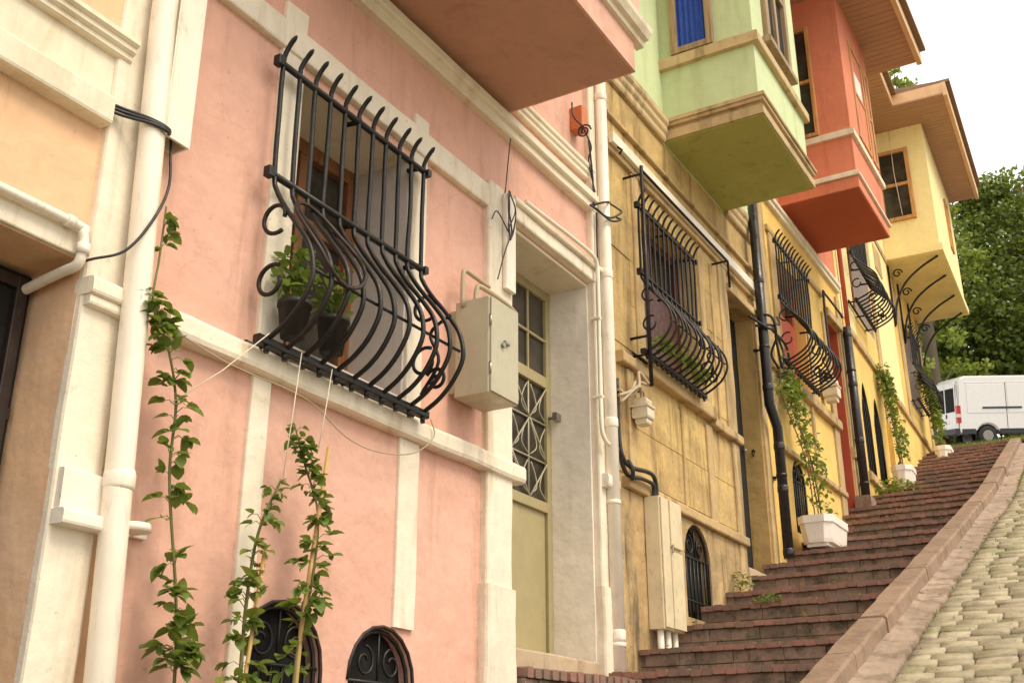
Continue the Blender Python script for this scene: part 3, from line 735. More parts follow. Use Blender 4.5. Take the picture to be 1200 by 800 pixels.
part('doorway_reveal', MB().rbox(-.42, -.004, 11.601, 12.085, 4.742, 4.757, .003), 'red', yh)
dd = part('door', MB().rbox(-.44, -.40, 11.602, 12.085, 2.3, 4.74, .005), 'red', yh)
part('handle', MB().tube([(-.4, 12.0, 3.5), (-.35, 12.0, 3.5)], .012, 8), 'steel', dd)
part('impost', MB().rbox(-.02, .05, 12.10, 12.26, 3.28, 3.40, .012, .003), 'ochre_trim', yh)
ww = framed_window(yh, 9.83, 10.71, 3.59, 4.79, -.15, 'red', .06, (.5,), (.6,), 'glass')
part('shutter', MB().rbox(-.14, -.09, 9.86, 10.68, 3.61, 4.3, .01), 'red', ww)
grille(yh, 9.50, 10.52, 3.55, 4.18, 4.76, 13, .24, .12, .12, .0095)
pn = part('cellar_window', MB().box(-.075, -.065, 9.75, 10.18, 2.04, 2.75), 'dark', yh); cellar_grille(pn, 9.76, 10.17, 2.05, 2.74, -.01, 5)
rb = part('bay', MB().rbox(-.01, .80, 10.22, 11.50, 5.60, 8.05, .006), 'orange', yh)
part('bay_base', MB().rbox(-.01, .815, 10.205, 11.52, 5.50, 5.62, .01), 'orange', rb)
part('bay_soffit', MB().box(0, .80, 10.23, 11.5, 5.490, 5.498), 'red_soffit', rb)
b = MB(); b.rbox(-.005, .84, 10.18, 11.55, 5.63, 5.665, .008, .001); b.rbox(-.005, .825, 10.195, 11.53, 5.665, 5.69, .006); part('bay_moulding', b, 'cream_clean', rb)
b = MB(); b.rbox(-.005, .835, 10.185, 11.54, 6.10, 6.17, .008, .001); part('bay_sill_band', b, 'cream_clean', rb)
framed_window(yh, .30, .49, 6.18, 7.52, 10.219, 'wood_light', .04, (), (.5,), 'glass', 'Y')
gw = framed_window(yh, 10.62, 11.15, 6.30, 7.50, .765, 'wood_light', .045, (), (.5,), 'glass')
part('curtain', MB().rbox(.803, .812, 10.70, 10.98, 6.9, 7.15, .003), 'curtain_white', gw)
framed_window(yh, 11.22, 11.44, 6.30, 7.50, .765, 'wood_light', .045, (), (.5,), 'glass')
# roof overhang of the red bay house
def eave(parent, poly, z, fas=.10, edge=1., mat='soffit'):
    """boarded soffit + fascia + tile layer over a polygon (x,y) footprint"""
    xs = [p[0] for p in poly]; ys = [p[1] for p in poly]
    y = min(ys); sf = MB()
    def xmax_at(yy):
        best = None
        for (xa, ya), (xb, yb) in zip(poly, poly[1:] + poly[:1]):
            if ya != yb and min(ya, yb) <= yy <= max(ya, yb):
                xx = xa + (xb - xa) * (yy - ya) / (yb - ya); best = xx if best is None else max(best, xx)
        return best
    while y < max(ys) - .01:
        y2 = min(y + .095, max(ys)); xm = xmax_at((y + y2) / 2)
        sf.rbox(-.3, xm - .02, y + .003, y2 - .003, z + random.uniform(0, .003), z + .03, .004); y = y2
    rf = part('roof', MB().prism(poly, (), z + .022, z + fas, 'Z'), 'fascia', parent)
    part('soffit', sf, mat, rf)
    mxx = max(xs); yy0 = min(p[1] for p in poly if p[0] > mxx - .01); yy1 = max(ys)
    part('gutter_board', MB().rbox(mxx - .045, mxx + .012, yy0 - .01, yy1 + .01, z - .03, z + fas - .001, .006), 'fascia', rf)
    cx = sum(xs) / len(xs); cy = sum(ys) / len(ys)
    big = [(x + (.075 if x > 0 else 0), y_ + (.05 if y_ > cy else -.05) * 0) for x, y_ in poly]
    part('roof_edge', MB().prism(big, (), z + fas + .001, z + fas + .045, 'Z'), 'rooftile', rf)
    return rf
eave(yh, [(-.35, 9.05), (1.34, 9.05), (1.34, 12.0), (-.35, 12.0)], 7.88, .13)
part('roof_slope', MB().prism([(1.34, 8.06), (-2.5, 8.5), (-5.2, 8.06)], (), 9.06, 12.0, 'Y'), 'rooftile', yh)

# ================================================================== CORNER HOUSE (turned a little), yellow bay
AN = R(2.2)
FRAME[0] = Matrix.Translation((0, 12.3, 0)) @ Matrix.Rotation(AN, 4, 'Z')
ch = thing('corner_house', 'bright yellow house at the top of the steps with a bay on curved iron brackets', 'house', (-2.5, 3.4, 3))
w = MB().prism(rect(.0, 6.9, 1.8, 9.72), [arch(.72, 1.22, 3.35, 4.52, .7), arch(1.42, 1.92, 3.35, 4.52, .7), rect(.95, 2.3, 5.5, 6.9), rect(5.0, 6.0, 5.4, 6.85)], -.4, 0, 'X')
part('wall', w, 'yellow', ch); part('house_body', MB().box(-5, -.402, .0, 6.9, 1.8, 9.7), 'yellow', ch)
part('upper_wall', MB().rbox(-.02, .012, 2.5, 4.1, 5.1, 9.6, .005), 'yellow_light', ch)
part('upper_wall', MB().rbox(-.02, .010, .02, .9, 5.1, 9.6, .005), 'yellow_light', ch)
part('ledge', MB().rbox(-.02, .04, .3, 6.85, 4.95, 5.04, .01, .003), 'ochre_trim', ch)
part('ledge', MB().rbox(-.02, .05, .6, 2.1, 3.22, 3.32, .01, .003), 'ochre_trim', ch)
part('plinth', MB().rbox(-.02, .06, 2.3, 6.88, 3.0, 4.35, .02, .005), 'yellow', ch)
part('ledge', MB().rbox(-.02, .03, .02, 4.1, 7.40, 7.50, .01, .003), 'ochre_trim', ch)
for y0, y1, z0, z1 in ((.32, .52, 3.0, 4.94), (2.36, 2.56, 3.2, 7.39), (3.0, 3.5, 6.9, 7.3), (6.65, 6.88, 4.4, 7.4), (4.55, 4.7, 5.05, 7.4)):
    part('pilaster', MB().rbox(-.02, .024, y0, y1, z0, z1, .008, .003), 'ochre_trim', ch)
for y0 in (.72, 1.42):
    pn = part('arched_window', MB().box(-.13, -.12, y0 - .01, y0 + .51, 3.33, 4.53), 'dark', ch)
    m = MB(); m.tube([(-.02, a, b_) for a, b_ in arch(y0, y0 + .5, 3.35, 4.52, .7)[1:]], .018, 6)
    m.rbox(-.04, -.005, y0, y0 + .5, 3.35, 3.40, .005)
    for k in range(1, 4): m.rbox(-.03, -.01, y0 + k * .125 - .008, y0 + k * .125 + .008, 3.4, 4.3, .003)
    part('frame', m, 'iron', pn)
ww = framed_window(ch, .96, 2.29, 5.51, 6.89, -.25, 'wood', .06, (.5,), (.6,), 'glass')
part('window_reveal', MB().rbox(-.25, -.004, 2.284, 2.299, 5.5, 6.898, .003), 'greywhite', ch)
ww = framed_window(ch, 5.01, 5.99, 5.41, 6.84, -.2, 'wood', .06, (.5,), (.6,), 'glass')
part('window_reveal', MB().rbox(-.2, -.004, 5.986, 5.999, 5.4, 6.84, .003), 'greywhite', ch)
grille(ch, .55, 1.62, 5.42, 6.05, 6.75, 11, .27, .12, .12, .011)
grille(ch, 4.85, 5.75, 5.42, 6.0, 6.6, 9, .25, .12, .12, .008)
yb = part('bay', MB().rbox(-.01, .82, 4.12, 6.95, 7.56, 9.74, .006), 'yellow_light', ch)
b = MB(); b.rbox(-.01, .86, 4.08, 6.98, 7.46, 7.58, .012); part('bay_base', b, 'yellow_light', yb)
part('bay_soffit', MB().box(0, .84, 4.10, 6.96, 7.452, 7.459), 'yellow_light', yb)
gw = framed_window(ch, .06, .56, 8.08, 9.32, 4.119, 'wood_light', .06, (), (.5,), 'glass', 'Y')
part('window_cord', MB().tube([(.33, 4.05, 9.65), (.32, 4.06, 8.9), (.36, 4.06, 8.15)], .006, 5), 'cord', gw)
framed_window(ch, 5.9, 6.25, 8.3, 9.2, .80, 'wood_light', .04, (), (.5,), 'glass')
for s in (4.25, 5.05, 5.95, 6.8):
    P = catmull([(.02, s, 6.45), (.08, s, 6.8), (.24, s, 7.1), (.48, s, 7.3), (.76, s, 7.445)], 6); bb = MB().tube(P, .017, 7)
    bb.tube(spiral((.14, s, 7.28), .075, 1.2, 0, 1, 20, 'X', .3), .012, 6); bb.tube([(.015, s, 6.42), (.015, s, 7.44)], .014, 6); part('bracket', bb, 'iron', ch)
eave(ch, [(-.35, -.1), (.52, -.1), (.52, 3.42), (1.30, 3.42), (1.30, 7.12), (-.35, 7.12)], 9.69, .2)
part('roof_slope', MB().prism([(1.30, 9.94), (-2.5, 10.3), (-5.2, 9.94)], (), 3.45, 7.12, 'Y'), 'rooftile', ch)
part('roof_slope', MB().prism([(.52, 9.94), (-2.5, 10.29), (-5.2, 9.94)], (), -.1, 3.44, 'Y'), 'rooftile', ch)
FRAME[0] = Matrix()

# ================================================================== PIPES, BOXES AND CABLES
def downpipe(label, x, y, z0, z1, r, mat, collars, dev=(), group='downpipes on the house fronts', clamps=()):
    t = thing('drain_pipe', label, 'drain pipe', (x, y, z0), group)
    path = [(x, y, z0)] + [(x + a, y + b_, z) for a, b_, z in dev] + [(x + (dev[-1][0] if dev else 0), y + (dev[-1][1] if dev else 0), z1)]
    part('pipe', MB().tube(path, r, 16), mat, t)
    for z in collars:
        dx, dy = 0, 0
        for a, b_, zz in dev:
            if zz <= z: dx, dy = a, b_
        part('collar', MB().tube([(x + dx, y + dy, z), (x + dx, y + dy, z + .012), (x + dx, y + dy, z + .05), (x + dx, y + dy, z + .062)], [r * 1.01, r * 1.10, r * 1.10, r * 1.01], 16), mat, t)
    for z in clamps:
        dx, dy = 0, 0
        for a, b_, zz in dev:
            if zz <= z: dx, dy = a, b_
        m = MB().tube([(x + dx, y + dy, z - .012), (x + dx, y + dy, z + .012)], r * 1.09, 16); m.rbox(-.01, x + dx, y + dy + r * .9, y + dy + r * 1.15, z - .01, z + .01, .003); m.rbox(-.01, .02, y + dy + r * .6, y + dy + r * 2.4, z - .012, z + .012, .003)
        part('clamp', m, mat, t)
    return t
downpipe('cream downpipe between the peach wall and the pink wall', .085, 2.35, -1.2, 6.5, .044, 'pipe', (.82, 3.2), dev=((0, -.084, .79), (0, -.155, 2.5)), clamps=(.72,))
downpipe('thin cream downpipe between the pink wall and the ochre wall', .075, 5.83 - .02, .50, 5.2, .040, 'pipe', (.72, 1.95, 4.22, 2.92), clamps=(.70, 1.5))
downpipe('black downpipe with an offset elbow between the ochre wall and the yellow wall', .10, 9.10, 1.70, 4.9, .043, 'pipe_black', (1.72, 2.25, 2.62, 3.1, 4.1), dev=((0, 0, 2.82), (0, -.17, 2.98)), clamps=(2.4, 3.5))
downpipe('stout black downpipe beside the red doorway, below the red bay', .09, 12.17, 2.72, 4.82, .047, 'pipe_black', (2.8, 3.45, 4.1, 4.7), clamps=(3.0, 4.3))
solo('drain_pipe', MB().tube([(.05, 12.45, 4.85), (.05, 12.44, 5.9), (.05, 12.4, 7.8)], .028, 10), 'red', 'slim red brown pipe rising from the top of the stout black downpipe', 'drain pipe', 'downpipes on the house fronts')
# white trunking at top left and cables coming from it
t = thing('cable_trunking', 'cream cable duct beside the cream downpipe, open at its lower end', 'cable duct', (.05, 2.37, 2.08))
m = MB()
for a in (((.0, .008), (2.262, 2.382)), ((.008, .085), (2.262, 2.270)), ((.008, .085), (2.374, 2.382)), ((.077, .087), (2.270, 2.374))): m.box(a[0][0], a[0][1], a[1][0], a[1][1], 2.07, 6.4)
part('duct', m, 'pipe', t)
def cable(label, paths, r, mat='cable', cat='cable', name='cable', group='cables on the house fronts'):
    m = MB()
    for p in paths: m.tube(catmull(p, 7), r, 6)
    return solo(name, m, mat, label, cat, group)
cable('twisted black cables running out of the band on the peach wall into the duct', [[(.05, 2.00, 2.06 + d), (.06, 2.10, 2.07 + d), (.125, 2.18, 2.055 + d * .6), (.135, 2.24, 2.05 + d * .4), (.05, 2.31, 2.10)] for d in (-.008, .006, .018)], .0065)
cable('grey cable looping down from the duct across the cream downpipe', [[(.05, 2.32, 2.12), (.06, 2.325, 2.02), (.11, 2.29, 1.86), (.135, 2.22, 1.70), (.11, 2.15, 1.57), (.05, 2.07, 1.52), (-.05, 2.05, 1.50), (-.3, 2.05, 1.42)]], .005)
wp = MB().tube(catmull([(.04, .4, 1.615), (.04, 1.4, 1.618), (.04, 1.99, 1.62), (.045, 2.035, 1.60), (.045, 2.045, 1.545)], 5), .016, 10)
wp.tube(catmull([(.045, 2.045, 1.56), (.03, 2.045, 1.50), (-.04, 2.042, 1.487), (-.12, 2.04, 1.475), (-.22, 2.04, 1.46)], 5), .017, 10)
wp.tube([(.045, 2.045, 1.53), (.045, 2.045, 1.565)], .021, 10); wp.tube([(.04, 1.97, 1.62), (.04, 2.0, 1.62)], .021, 10)
solo('water_pipe', wp, 'pipe', 'thin cream pipe along the peach wall that bends into the dark doorway', 'pipe')
# meter box
mt = thing('meter_box', 'beige metal meter box on the pink wall beside the large grille', 'meter box', (.12, 4.3, 1.68))
part('case', MB().rbox(0.041, .235, 4.16, 4.42, 1.67, 2.15, .008), 'beige_metal', mt)
part('back_plate', MB().box(-.002, .04, 4.18, 4.40, 1.70, 2.12), 'beige_metal', mt)
dr_ = part('door', MB().rbox(.236, .247, 4.165, 4.415, 1.675, 2.145, .005), 'beige_metal', mt)
part('handle', MB().rbox(.247, .262, 4.27, 4.31, 1.935, 1.955, .005).tube([(.25, 4.26, 1.925), (.262, 4.26, 1.925)], .012, 10), 'steel', dr_)
part('hinges', MB().tube([(.240, 4.166, 1.76), (.240, 4.166, 1.82)], .006, 8).tube([(.240, 4.166, 2.0), (.240, 4.166, 2.06)], .006, 8), 'steel', dr_)
m = MB()
m.tube(catmull([(.09, 4.15, 2.12), (.09, 4.15, 2.28), (.09, 4.165, 2.315), (.09, 4.21, 2.32), (.07, 4.42, 2.33)], 4), .012, 8)
m.tube(catmull([(.12, 4.22, 2.12), (.12, 4.23, 2.24), (.13, 4.28, 2.255), (.12, 4.5, 2.26), (.09, 4.66, 2.265)], 4), .013, 8)
part('conduit', m, 'cable_pale', mt)
dct = MB().rbox(.041, .07, 4.60, 4.70, 2.40, 2.96, .008); solo('cable_duct', dct, 'pipe', 'short cream plastic duct on the corner beside the door lintel', 'cable duct')
cable('tangled thin cables hanging from a knot above the door lintel', [[(.06, 4.655, 3.33), (.05, 4.64, 3.15), (.045, 4.62, 2.95)]] + [[(.08, 4.62 + random.uniform(-.02, .02), 2.97), (.10, 4.60 + random.uniform(-.05, .05), 2.86), (.085, 4.62 + random.uniform(-.03, .03), 2.74), (.08, 4.62, 2.68)] for _ in range(7)] + [[(.08, 4.62, 2.70), (.08, 4.56, 2.58), (.08, 4.49, 2.40)], [(.08, 4.60, 2.72), (.07, 4.50, 2.80), (.06, 4.46, 2.74)]], .0035)
cable('dark cable knot wrapped round the thin cream downpipe', [[(.07, 5.62, 3.36), (.12, 5.78, 3.33), (.16, 5.86, 3.38), (.14, 5.93, 3.44), (.10, 5.86, 3.47), (.13, 5.74, 3.42), (.06, 5.66, 3.38)], [(.09, 5.66, 3.35), (.13, 5.79, 3.31), (.15, 5.90, 3.36), (.10, 5.95, 3.41)], [(.06, 5.73, 3.36), (.06, 5.725, 2.9), (.07, 5.72, 2.5)], [(.06, 5.70, 3.38), (.06, 5.69, 3.6), (.055, 5.66, 3.85)]], .007)
cd = MB().tube(catmull([(.07, 4.8, 3.0), (.085, 5.4, 3.005), (.085, 5.60, 3.0), (.08, 5.67, 2.97), (.08, 5.68, 2.85), (.08, 5.67, 2.3), (.08, 5.67, 1.95), (.085, 5.69, 1.86), (.09, 5.74, 1.83)], 5), .013, 8)
for z in (2.6, 2.1): cd.rbox(.03, .095, 5.655, 5.685, z, z + .015, .003)
solo('conduit', cd, 'pipe', 'thin cream conduit over the door lintel and down beside the downpipe', 'conduit')
jb = thing('junction_box', 'small rusty orange junction box on the pink wall under the pink overhang', 'junction box', (.05, 5.5, 3.84))
part('case', MB().rbox(.0, .09, 5.50, 5.59, 3.86, 4.02, .008), 'junction', jb)
part('wires', MB().tube(spiral((.1, 5.5, 3.82), .05, 1.6, 0, 1, 20, 'X', .3), .006, 6).tube(catmull([(.08, 5.52, 3.86), (.12, 5.45, 3.82), (.08, 5.40, 3.88), (.06, 5.42, 4.0)], 5), .006, 6).tube(catmull([(.08, 5.55, 3.86), (.1, 5.6, 3.76), (.05, 5.66, 3.70), (.06, 5.72, 3.5)], 5), .005, 6), 'cable', jb)
# strip on the ochre house
st = thing('cable_cover', 'long white cable cover running along the ochre wall under the green bay', 'cable cover', (.05, 7.6, 4.05))
part('cover', MB().rbox(.031, .065, 6.02, 9.02, 4.035, 4.12, .006, .002), 'pipe', st); part('hook', MB().tube([(.06, 6.1, 4.03), (.09, 6.1, 4.0), (.07, 6.1, 3.97)], .008, 6), 'iron', st)
# black frame tube round the ochre window
fr = MB().tube([(.14, 6.30, 2.35), (.14, 6.30, 3.96)], .013, 8).tube([(.14, 6.30, 3.93), (.14, 8.0, 3.93), (.14, 8.0, 3.70)], .010, 8).tube([(0, 6.30, 3.9), (.14, 6.30, 3.9)], .010, 6).tube([(0, 6.30, 2.7), (.14, 6.30, 2.7)], .010, 6).tube([(0, 7.99, 3.93), (.14, 7.99, 3.93)], .010, 6)
solo('awning_frame', fr, 'iron', 'thin black metal frame standing off the ochre wall round the grille', 'frame')
def lantern(label, x, y, z, s=1., group='white wall lamps'):
    t = thing('wall_lamp', label, 'wall lamp', (x, y, z), group)
    def hexa(r0, r1, z0, z1, r2=None, z2=None):
        p = [(x, y, z0), (x, y, z1)]; rr = [r0, r1]
        return MB().tube(p, rr, 4, smooth=False)
    part('body', MB().rbox(x - .075 * s, x + .075 * s, y - .075 * s, y + .075 * s, z + .05 * s, z + .15 * s, .02 * s).rbox(x - .055 * s, x + .055 * s, y - .055 * s, y + .055 * s, z, z + .06 * s, .02 * s), 'lampbox', t, bevel=0)
    part('cap', MB().rbox(x - .085 * s, x + .085 * s, y - .085 * s, y + .085 * s, z + .15 * s, z + .18 * s, .012).rbox(x - .065 * s, x + .065 * s, y - .065 * s, y + .065 * s, z + .18 * s, z + .24 * s, .02), 'lampbox', t)
    part('bracket', MB().tube(catmull([(x, y, z + .23 * s), (x, y, z + .30 * s), (x - .04, y, z + .33 * s), (-.0, y, z + .32 * s)], 4), .012, 6).rbox(-.001, .02, y - .05, y + .05, z + .22 * s, z + .38 * s, .005), 'iron', t)
    return t
lantern('off white box lamp under the left end of the ochre window sill', .085, 6.27, 2.09, .72)
lantern('off white box lamp beside the red doorway, under the red bay', .10, 11.12, 3.62, 1.)
cable('pale and dark cables knotted above the box lamp on the ochre wall', [[(.09, 5.9, 2.18), (.12, 6.02, 2.24), (.10, 6.15, 2.34), (.12, 6.3, 2.36)], [(.09, 5.9, 2.22), (.1, 6.05, 2.22), (.13, 6.12, 2.30), (.10, 6.20, 2.42), (.13, 6.28, 2.36)], [(.09, 5.92, 2.14), (.14, 6.08, 2.28), (.10, 6.22, 2.28), (.09, 6.24, 2.16)]], .011, 'cable_pale')
cable('black cables dropping behind the thin downpipe into the cream cabinet', [[(.07, 5.93, 2.3), (.07, 5.93, 1.92), (.08, 5.96, 1.80), (.09, 6.05, 1.765), (.09, 6.28, 1.79), (.08, 6.40, 1.79), (.075, 6.45, 1.74), (.07, 6.46, 1.65)], [(.06, 5.92, 1.86), (.07, 6.02, 1.72), (.085, 6.2, 1.73), (.08, 6.38, 1.735), (.07, 6.42, 1.70), (.07, 6.43, 1.65)], [(.09, 6.0, 1.80), (.11, 6.02, 1.74), (.09, 6.05, 1.69)]], .014)
# cream cabinet
cb_ = thing('utility_cabinet', 'tall cream utility cabinet on pipe legs against the ochre wall by the steps', 'cabinet', (.07, 6.53, .65))
part('case', MB().rbox(.013, .118, 6.38, 6.69, .85, 1.66, .008, .001), 'cabinet', cb_)
c_ = part('door', MB().rbox(.119, .130, 6.385, 6.50, .86, 1.65, .004), 'cabinet', cb_)
part('side_door', MB().rbox(.119, .140, 6.505, 6.685, 1.36, 1.65, .005), 'cabinet', cb_); part('side_door', MB().rbox(.119, .137, 6.505, 6.685, .86, 1.33, .005), 'cabinet', cb_)
part('hinge', MB().rbox(.14, .15, 6.50, 6.515, 1.32, 1.37, .003), 'steel', c_)
for y in (6.42, 6.53, 6.64): part('leg', MB().tube([(.07, y, .55), (.07, y, .86)], .021, 10), 'pipe', cb_)
# cables near the black downpipe
cable('dark cable knot looped round the black downpipe with the elbow', [[(.06, 8.7, 3.72), (.16, 8.92, 3.66), (.19, 9.05, 3.74), (.16, 9.25, 3.82), (.1, 9.4, 3.95)], [(.08, 8.8, 3.66), (.18, 8.98, 3.70), (.16, 9.10, 3.60), (.12, 9.35, 3.44), (.10, 9.5, 3.62), (.08, 9.42, 3.78)], [(.1, 8.9, 3.8), (.19, 8.93, 3.76), (.18, 9.04, 3.62), (.1, 9.12, 3.5), (.1, 9.3, 3.42)], [(.1, 9.2, 3.76), (.12, 9.55, 3.7), (.1, 9.6, 3.5), (.06, 9.4, 3.38)]], .012)
cable('thin black conduit above the red doorway', [[(.07, 11.35, 4.2), (.07, 11.35, 4.9), (.07, 11.45, 4.96), (.07, 12.0, 4.95), (.07, 12.12, 4.93)]], .014)
cable('slack pale wire hanging under the sill band of the pink wall', [[(.07, 2.42, 1.40), (.07, 2.7, 1.365), (.07, 3.1, 1.355), (.07, 3.35, 1.27), (.08, 3.55, 1.255), (.08, 3.8, 1.31), (.08, 3.95, 1.42), (.075, 3.93, 1.5)]], .003, 'cable_pale')
for a, b_, lab in (((.14, 2.98, 1.49), (.14, 2.93, 1.0), 'white cord tied from the black grille down to the middle climbing rose'), ((.15, 2.79, 1.50), (.12, 2.40, 1.13), 'white cord slanting from the left end of the grille to the tall climbing rose'), ((.14, 3.16, 1.48), (.15, 3.10, 1.15), 'white cord tied from the grille down to the right climbing rose')):
    mid = [(a[i] + b_[i]) / 2 for i in range(3)]; mid[2] -= .015
    solo('plant_tie', MB().tube([a, mid, b_], .0022, 5), 'cord', lab, 'cord', 'cords tied to the climbing roses')

# ================================================================== PLANTS ON THE PINK WALL
GR = 'roses climbing the pink wall'
rose('climbing_rose', 'tallest climbing rose on the pink wall, next to the cream downpipe', [(.12, 2.58, -.58), (.12, 2.54, .0), (.12, 2.54, .28), (.12, 2.51, .53), (.12, 2.43, .89), (.11, 2.43, 1.14), (.13, 2.35, 1.31), (.12, 2.28, 1.43), (.11, 2.29, 1.61), (.10, 2.30, 1.80)], 185, .052, 3, GR, top_sparse=.75, spread=.075)
rose('climbing_rose', 'short climbing rose in front of the left cellar window', [(.16, 2.79, -.5), (.15, 2.79, .29), (.15, 2.79, .56), (.15, 2.82, .79), (.14, 2.92, .99)], 100, .044, 11, GR, spread=.08, top_sparse=.5, smallstem=.007, yellow=.15)
rose('climbing_rose', 'climbing rose tied to a cane between the two cellar windows', [(.16, 3.02, -.5), (.15, 3.05, .34), (.15, 3.11, .66), (.14, 3.13, .91), (.13, 3.05, 1.08), (.12, 2.99, 1.22)], 125, .047, 21, GR, spread=.08, top_sparse=.2)
solo('plant_cane', MB().tube([(.17, 3.0, -.5), (.15, 3.07, .5), (.14, 3.17, 1.17)], .0085, 8), 'cane', 'tan cane holding up the right climbing rose', 'plant cane', 'canes of the climbing roses')
solo('plant_cane', MB().tube([(.18, 2.76, -.5), (.17, 2.79, .3), (.16, 2.845, .72)], .0075, 8), 'cane', 'tan cane holding up the short climbing rose', 'plant cane', 'canes of the climbing roses')
def bush(name, label, c, rx, ry, rz, n, size, mat, seed, cat='plant', group=None, kind=None, wallx=None, stems=0):
    random.seed(seed); m = MB()
    for k in range(n):
        a, b_ = random.uniform(0, 2 * math.pi), random.uniform(-1, 1); q = random.random() ** .5; s = math.sqrt(1 - b_ * b_)
        p = Vector((c[0] + rx * q * s * math.cos(a), c[1] + ry * q * s * math.sin(a), c[2] + rz * (1 + q * b_)))
        if wallx is not None: p.x = max(p.x, wallx)
        leaf(m, p, (random.uniform(-1, 1), random.uniform(-1, 1), random.uniform(-.7, .7)), size * random.uniform(.6, 1.3), random.uniform(.1, .5), .65)
    for k in range(stems):
        a = random.uniform(0, 6.28); m.tube([(c[0], c[1], c[2]), (c[0] + rx * .6 * math.cos(a), c[1] + ry * .6 * math.sin(a), c[2] + rz * 1.3)], .003, 4, False)
    return solo(name, m, mat, label, cat, group, kind)
bush('yellow_shrub', 'yellow green shoots at the foot of the cellar windows', (.22, 2.74, .10), .14, .16, .12, 60, .035, 'leaf_yellow', 33, stems=5)
# pots in the window
def pot(label, x, y, z, r, h, mat='pot', group='black pots on the window ledge'):
    t = thing('flower_pot', label, 'flower pot', (x, y, z), group)
    part('pot', MB().tube([(x, y, z), (x, y, z + h), (x, y, z + h), (x, y, z + h + .02), (x, y, z + h + .02), (x, y, z + h - .01)], [r * .74, r, r * 1.08, r * 1.08, r * .94, r * .92], 16), mat, t)
    part('soil', MB().tube([(x, y, z + h - .02), (x, y, z + h - .005)], r * .9, 12), 'soil', t); return t
for k, (x, y, lab) in enumerate(((.11, 2.955, 'black flower pot nearest the left end of the large grille'), (.13, 3.16, 'black flower pot second from the left end of the large grille'))):
    pot(lab, x, y, 1.545, .062, .125)
bush('potted_geranium', 'leafy green plant in the left pot behind the large grille', (.10, 2.97, 1.68), .09, .12, .13, 130, .045, 'leaf', 41, group='plants in the black pots', wallx=.03, stems=4)
bush('potted_geranium', 'leafy green plant in the right pot behind the large grille', (.13, 3.17, 1.67), .09, .11, .12, 100, .042, 'leaf', 42, group='plants in the black pots', wallx=.03, stems=4)
for k, w_ in enumerate(('first', 'second', 'third', 'fourth')):
    bush('window_plant', w_ + ' low plant from the left along the bottom of the grille on the ochre wall', (.16, 6.45 + .24 * k, 2.62), .085, .11, .07, 60, .04, 'leaf', 43 + k, group='plants behind the grille on the ochre wall', wallx=.04)
# ================================================================== PLANTERS ON THE STEPS
def planter(label, y0, y1, z, x0=.10, x1=.50, h=.27, c=.10):
    t = thing('planter', label, 'planter', ((x0 + x1) / 2, (y0 + y1) / 2, z), 'white planters along the steps')
    def octo(d): return [(x0 + d, y0 + c + d), (x0 + c + d, y0 + d), (x1 - c - d, y0 + d), (x1 - d, y0 + c + d), (x1 - d, y1 - c - d), (x1 - c - d, y1 - d), (x0 + c + d, y1 - d), (x0 + d, y1 - c - d)]
    n = 8; m = MB(); lv = [(.028, 0), (.022, .03), (.010, h * .7), (.0, h * .72), (.0, h), (.028, h), (.035, h - .06)]
    vs = [(p[0], p[1], z + hh) for d, hh in lv for p in octo(d)]
    fs = [tuple(range(7, -1, -1))] + [(r * n + i, r * n + (i + 1) % n, (r + 1) * n + (i + 1) % n, (r + 1) * n + i) for r in range(len(lv) - 1) for i in range(n)]
    m.add(vs, fs); part('box', m, 'planter', t)
    part('soil', MB().prism(octo(.034), (), z + h - .08, z + h - .045, 'Z'), 'soil', t)
    part('foot', MB().rbox(x0 + .06, x1 - .06, y0 + .06, y1 - .06, z - .03, z + .001, .004), 'planter', t); return t
PY = 9.25; pz = gz(YN[[i for i, v in enumerate(YN) if v <= PY][-1]]) + .045
planter('white planter nearest the camera, by the elbowed black downpipe', 9.32, 9.92, 1.86, .12, .42, .23, .06)
def climber(label, y, z, top, n, lean=0., seed=5, xb=.25, spread=.16, size=.05, mat='leaf'):
    random.seed(seed); t = thing('climbing_plant', label, 'climbing plant', (xb, y, z), 'climbers growing from the planters')
    sm = MB(); lf = MB(); l2 = MB()
    for k in range(5):
        y0 = y + random.uniform(-.14, .14); P = catmull([(xb, y0, z), (xb - .05, y0 + lean * .4 + random.uniform(-.06, .06), z + (top - z) * .4), (.08, y0 + lean * .8 + random.uniform(-.1, .1), z + (top - z) * .75), (.06, y0 + lean + random.uniform(-.1, .1), z + (top - z) * random.uniform(.85, 1.))], 8)
        sm.tube(P, .006, 5)
        for j in range(n // 4):
            f = random.random() ** .8; p = P[int(f * (len(P) - 1))]
            if noise.noise(Vector((f * 9, k * 3.3, seed))) < -.15: continue
            q = p + Vector((random.uniform(-.03, .1), random.uniform(-1, 1) * spread * .8, random.uniform(-.05, .05))); q.x = max(q.x, .03)
            leaf(lf if random.random() < .6 else l2, q, (random.uniform(-.6, 1), random.uniform(-1, 1), random.uniform(-.9, .3)), size * random.uniform(.6, 1.2), .3, .7)
    part('stem', sm, 'stem', t); part('leaves', lf, mat, t); part('yellow_leaves', l2, 'leaf_yellow', t); return t
climber('climber in the nearest planter, reaching up to the red shuttered grille', 9.62, 2.0, 3.62, 900, -.05, 5, .24, .24)
FRAME[0] = Matrix.Translation((0, 12.3, 0)) @ Matrix.Rotation(AN, 4, 'Z')
planter('white planter in the middle, below the arched windows', 1.40, 1.84, 3.33, .12, .37, .23, .07)
climber('climber in the middle planter on the yellow wall', 1.75, 3.5, 5.15, 800, .35, 6, .22, .22, .06)
planter('white planter farthest up the steps, near the van', 5.2, 5.65, 4.52, .18, .43, .24, .07)
climber('climber in the farthest planter beside the van', 5.55, 4.8, 6.5, 800, .7, 8, .24, .28, .08)
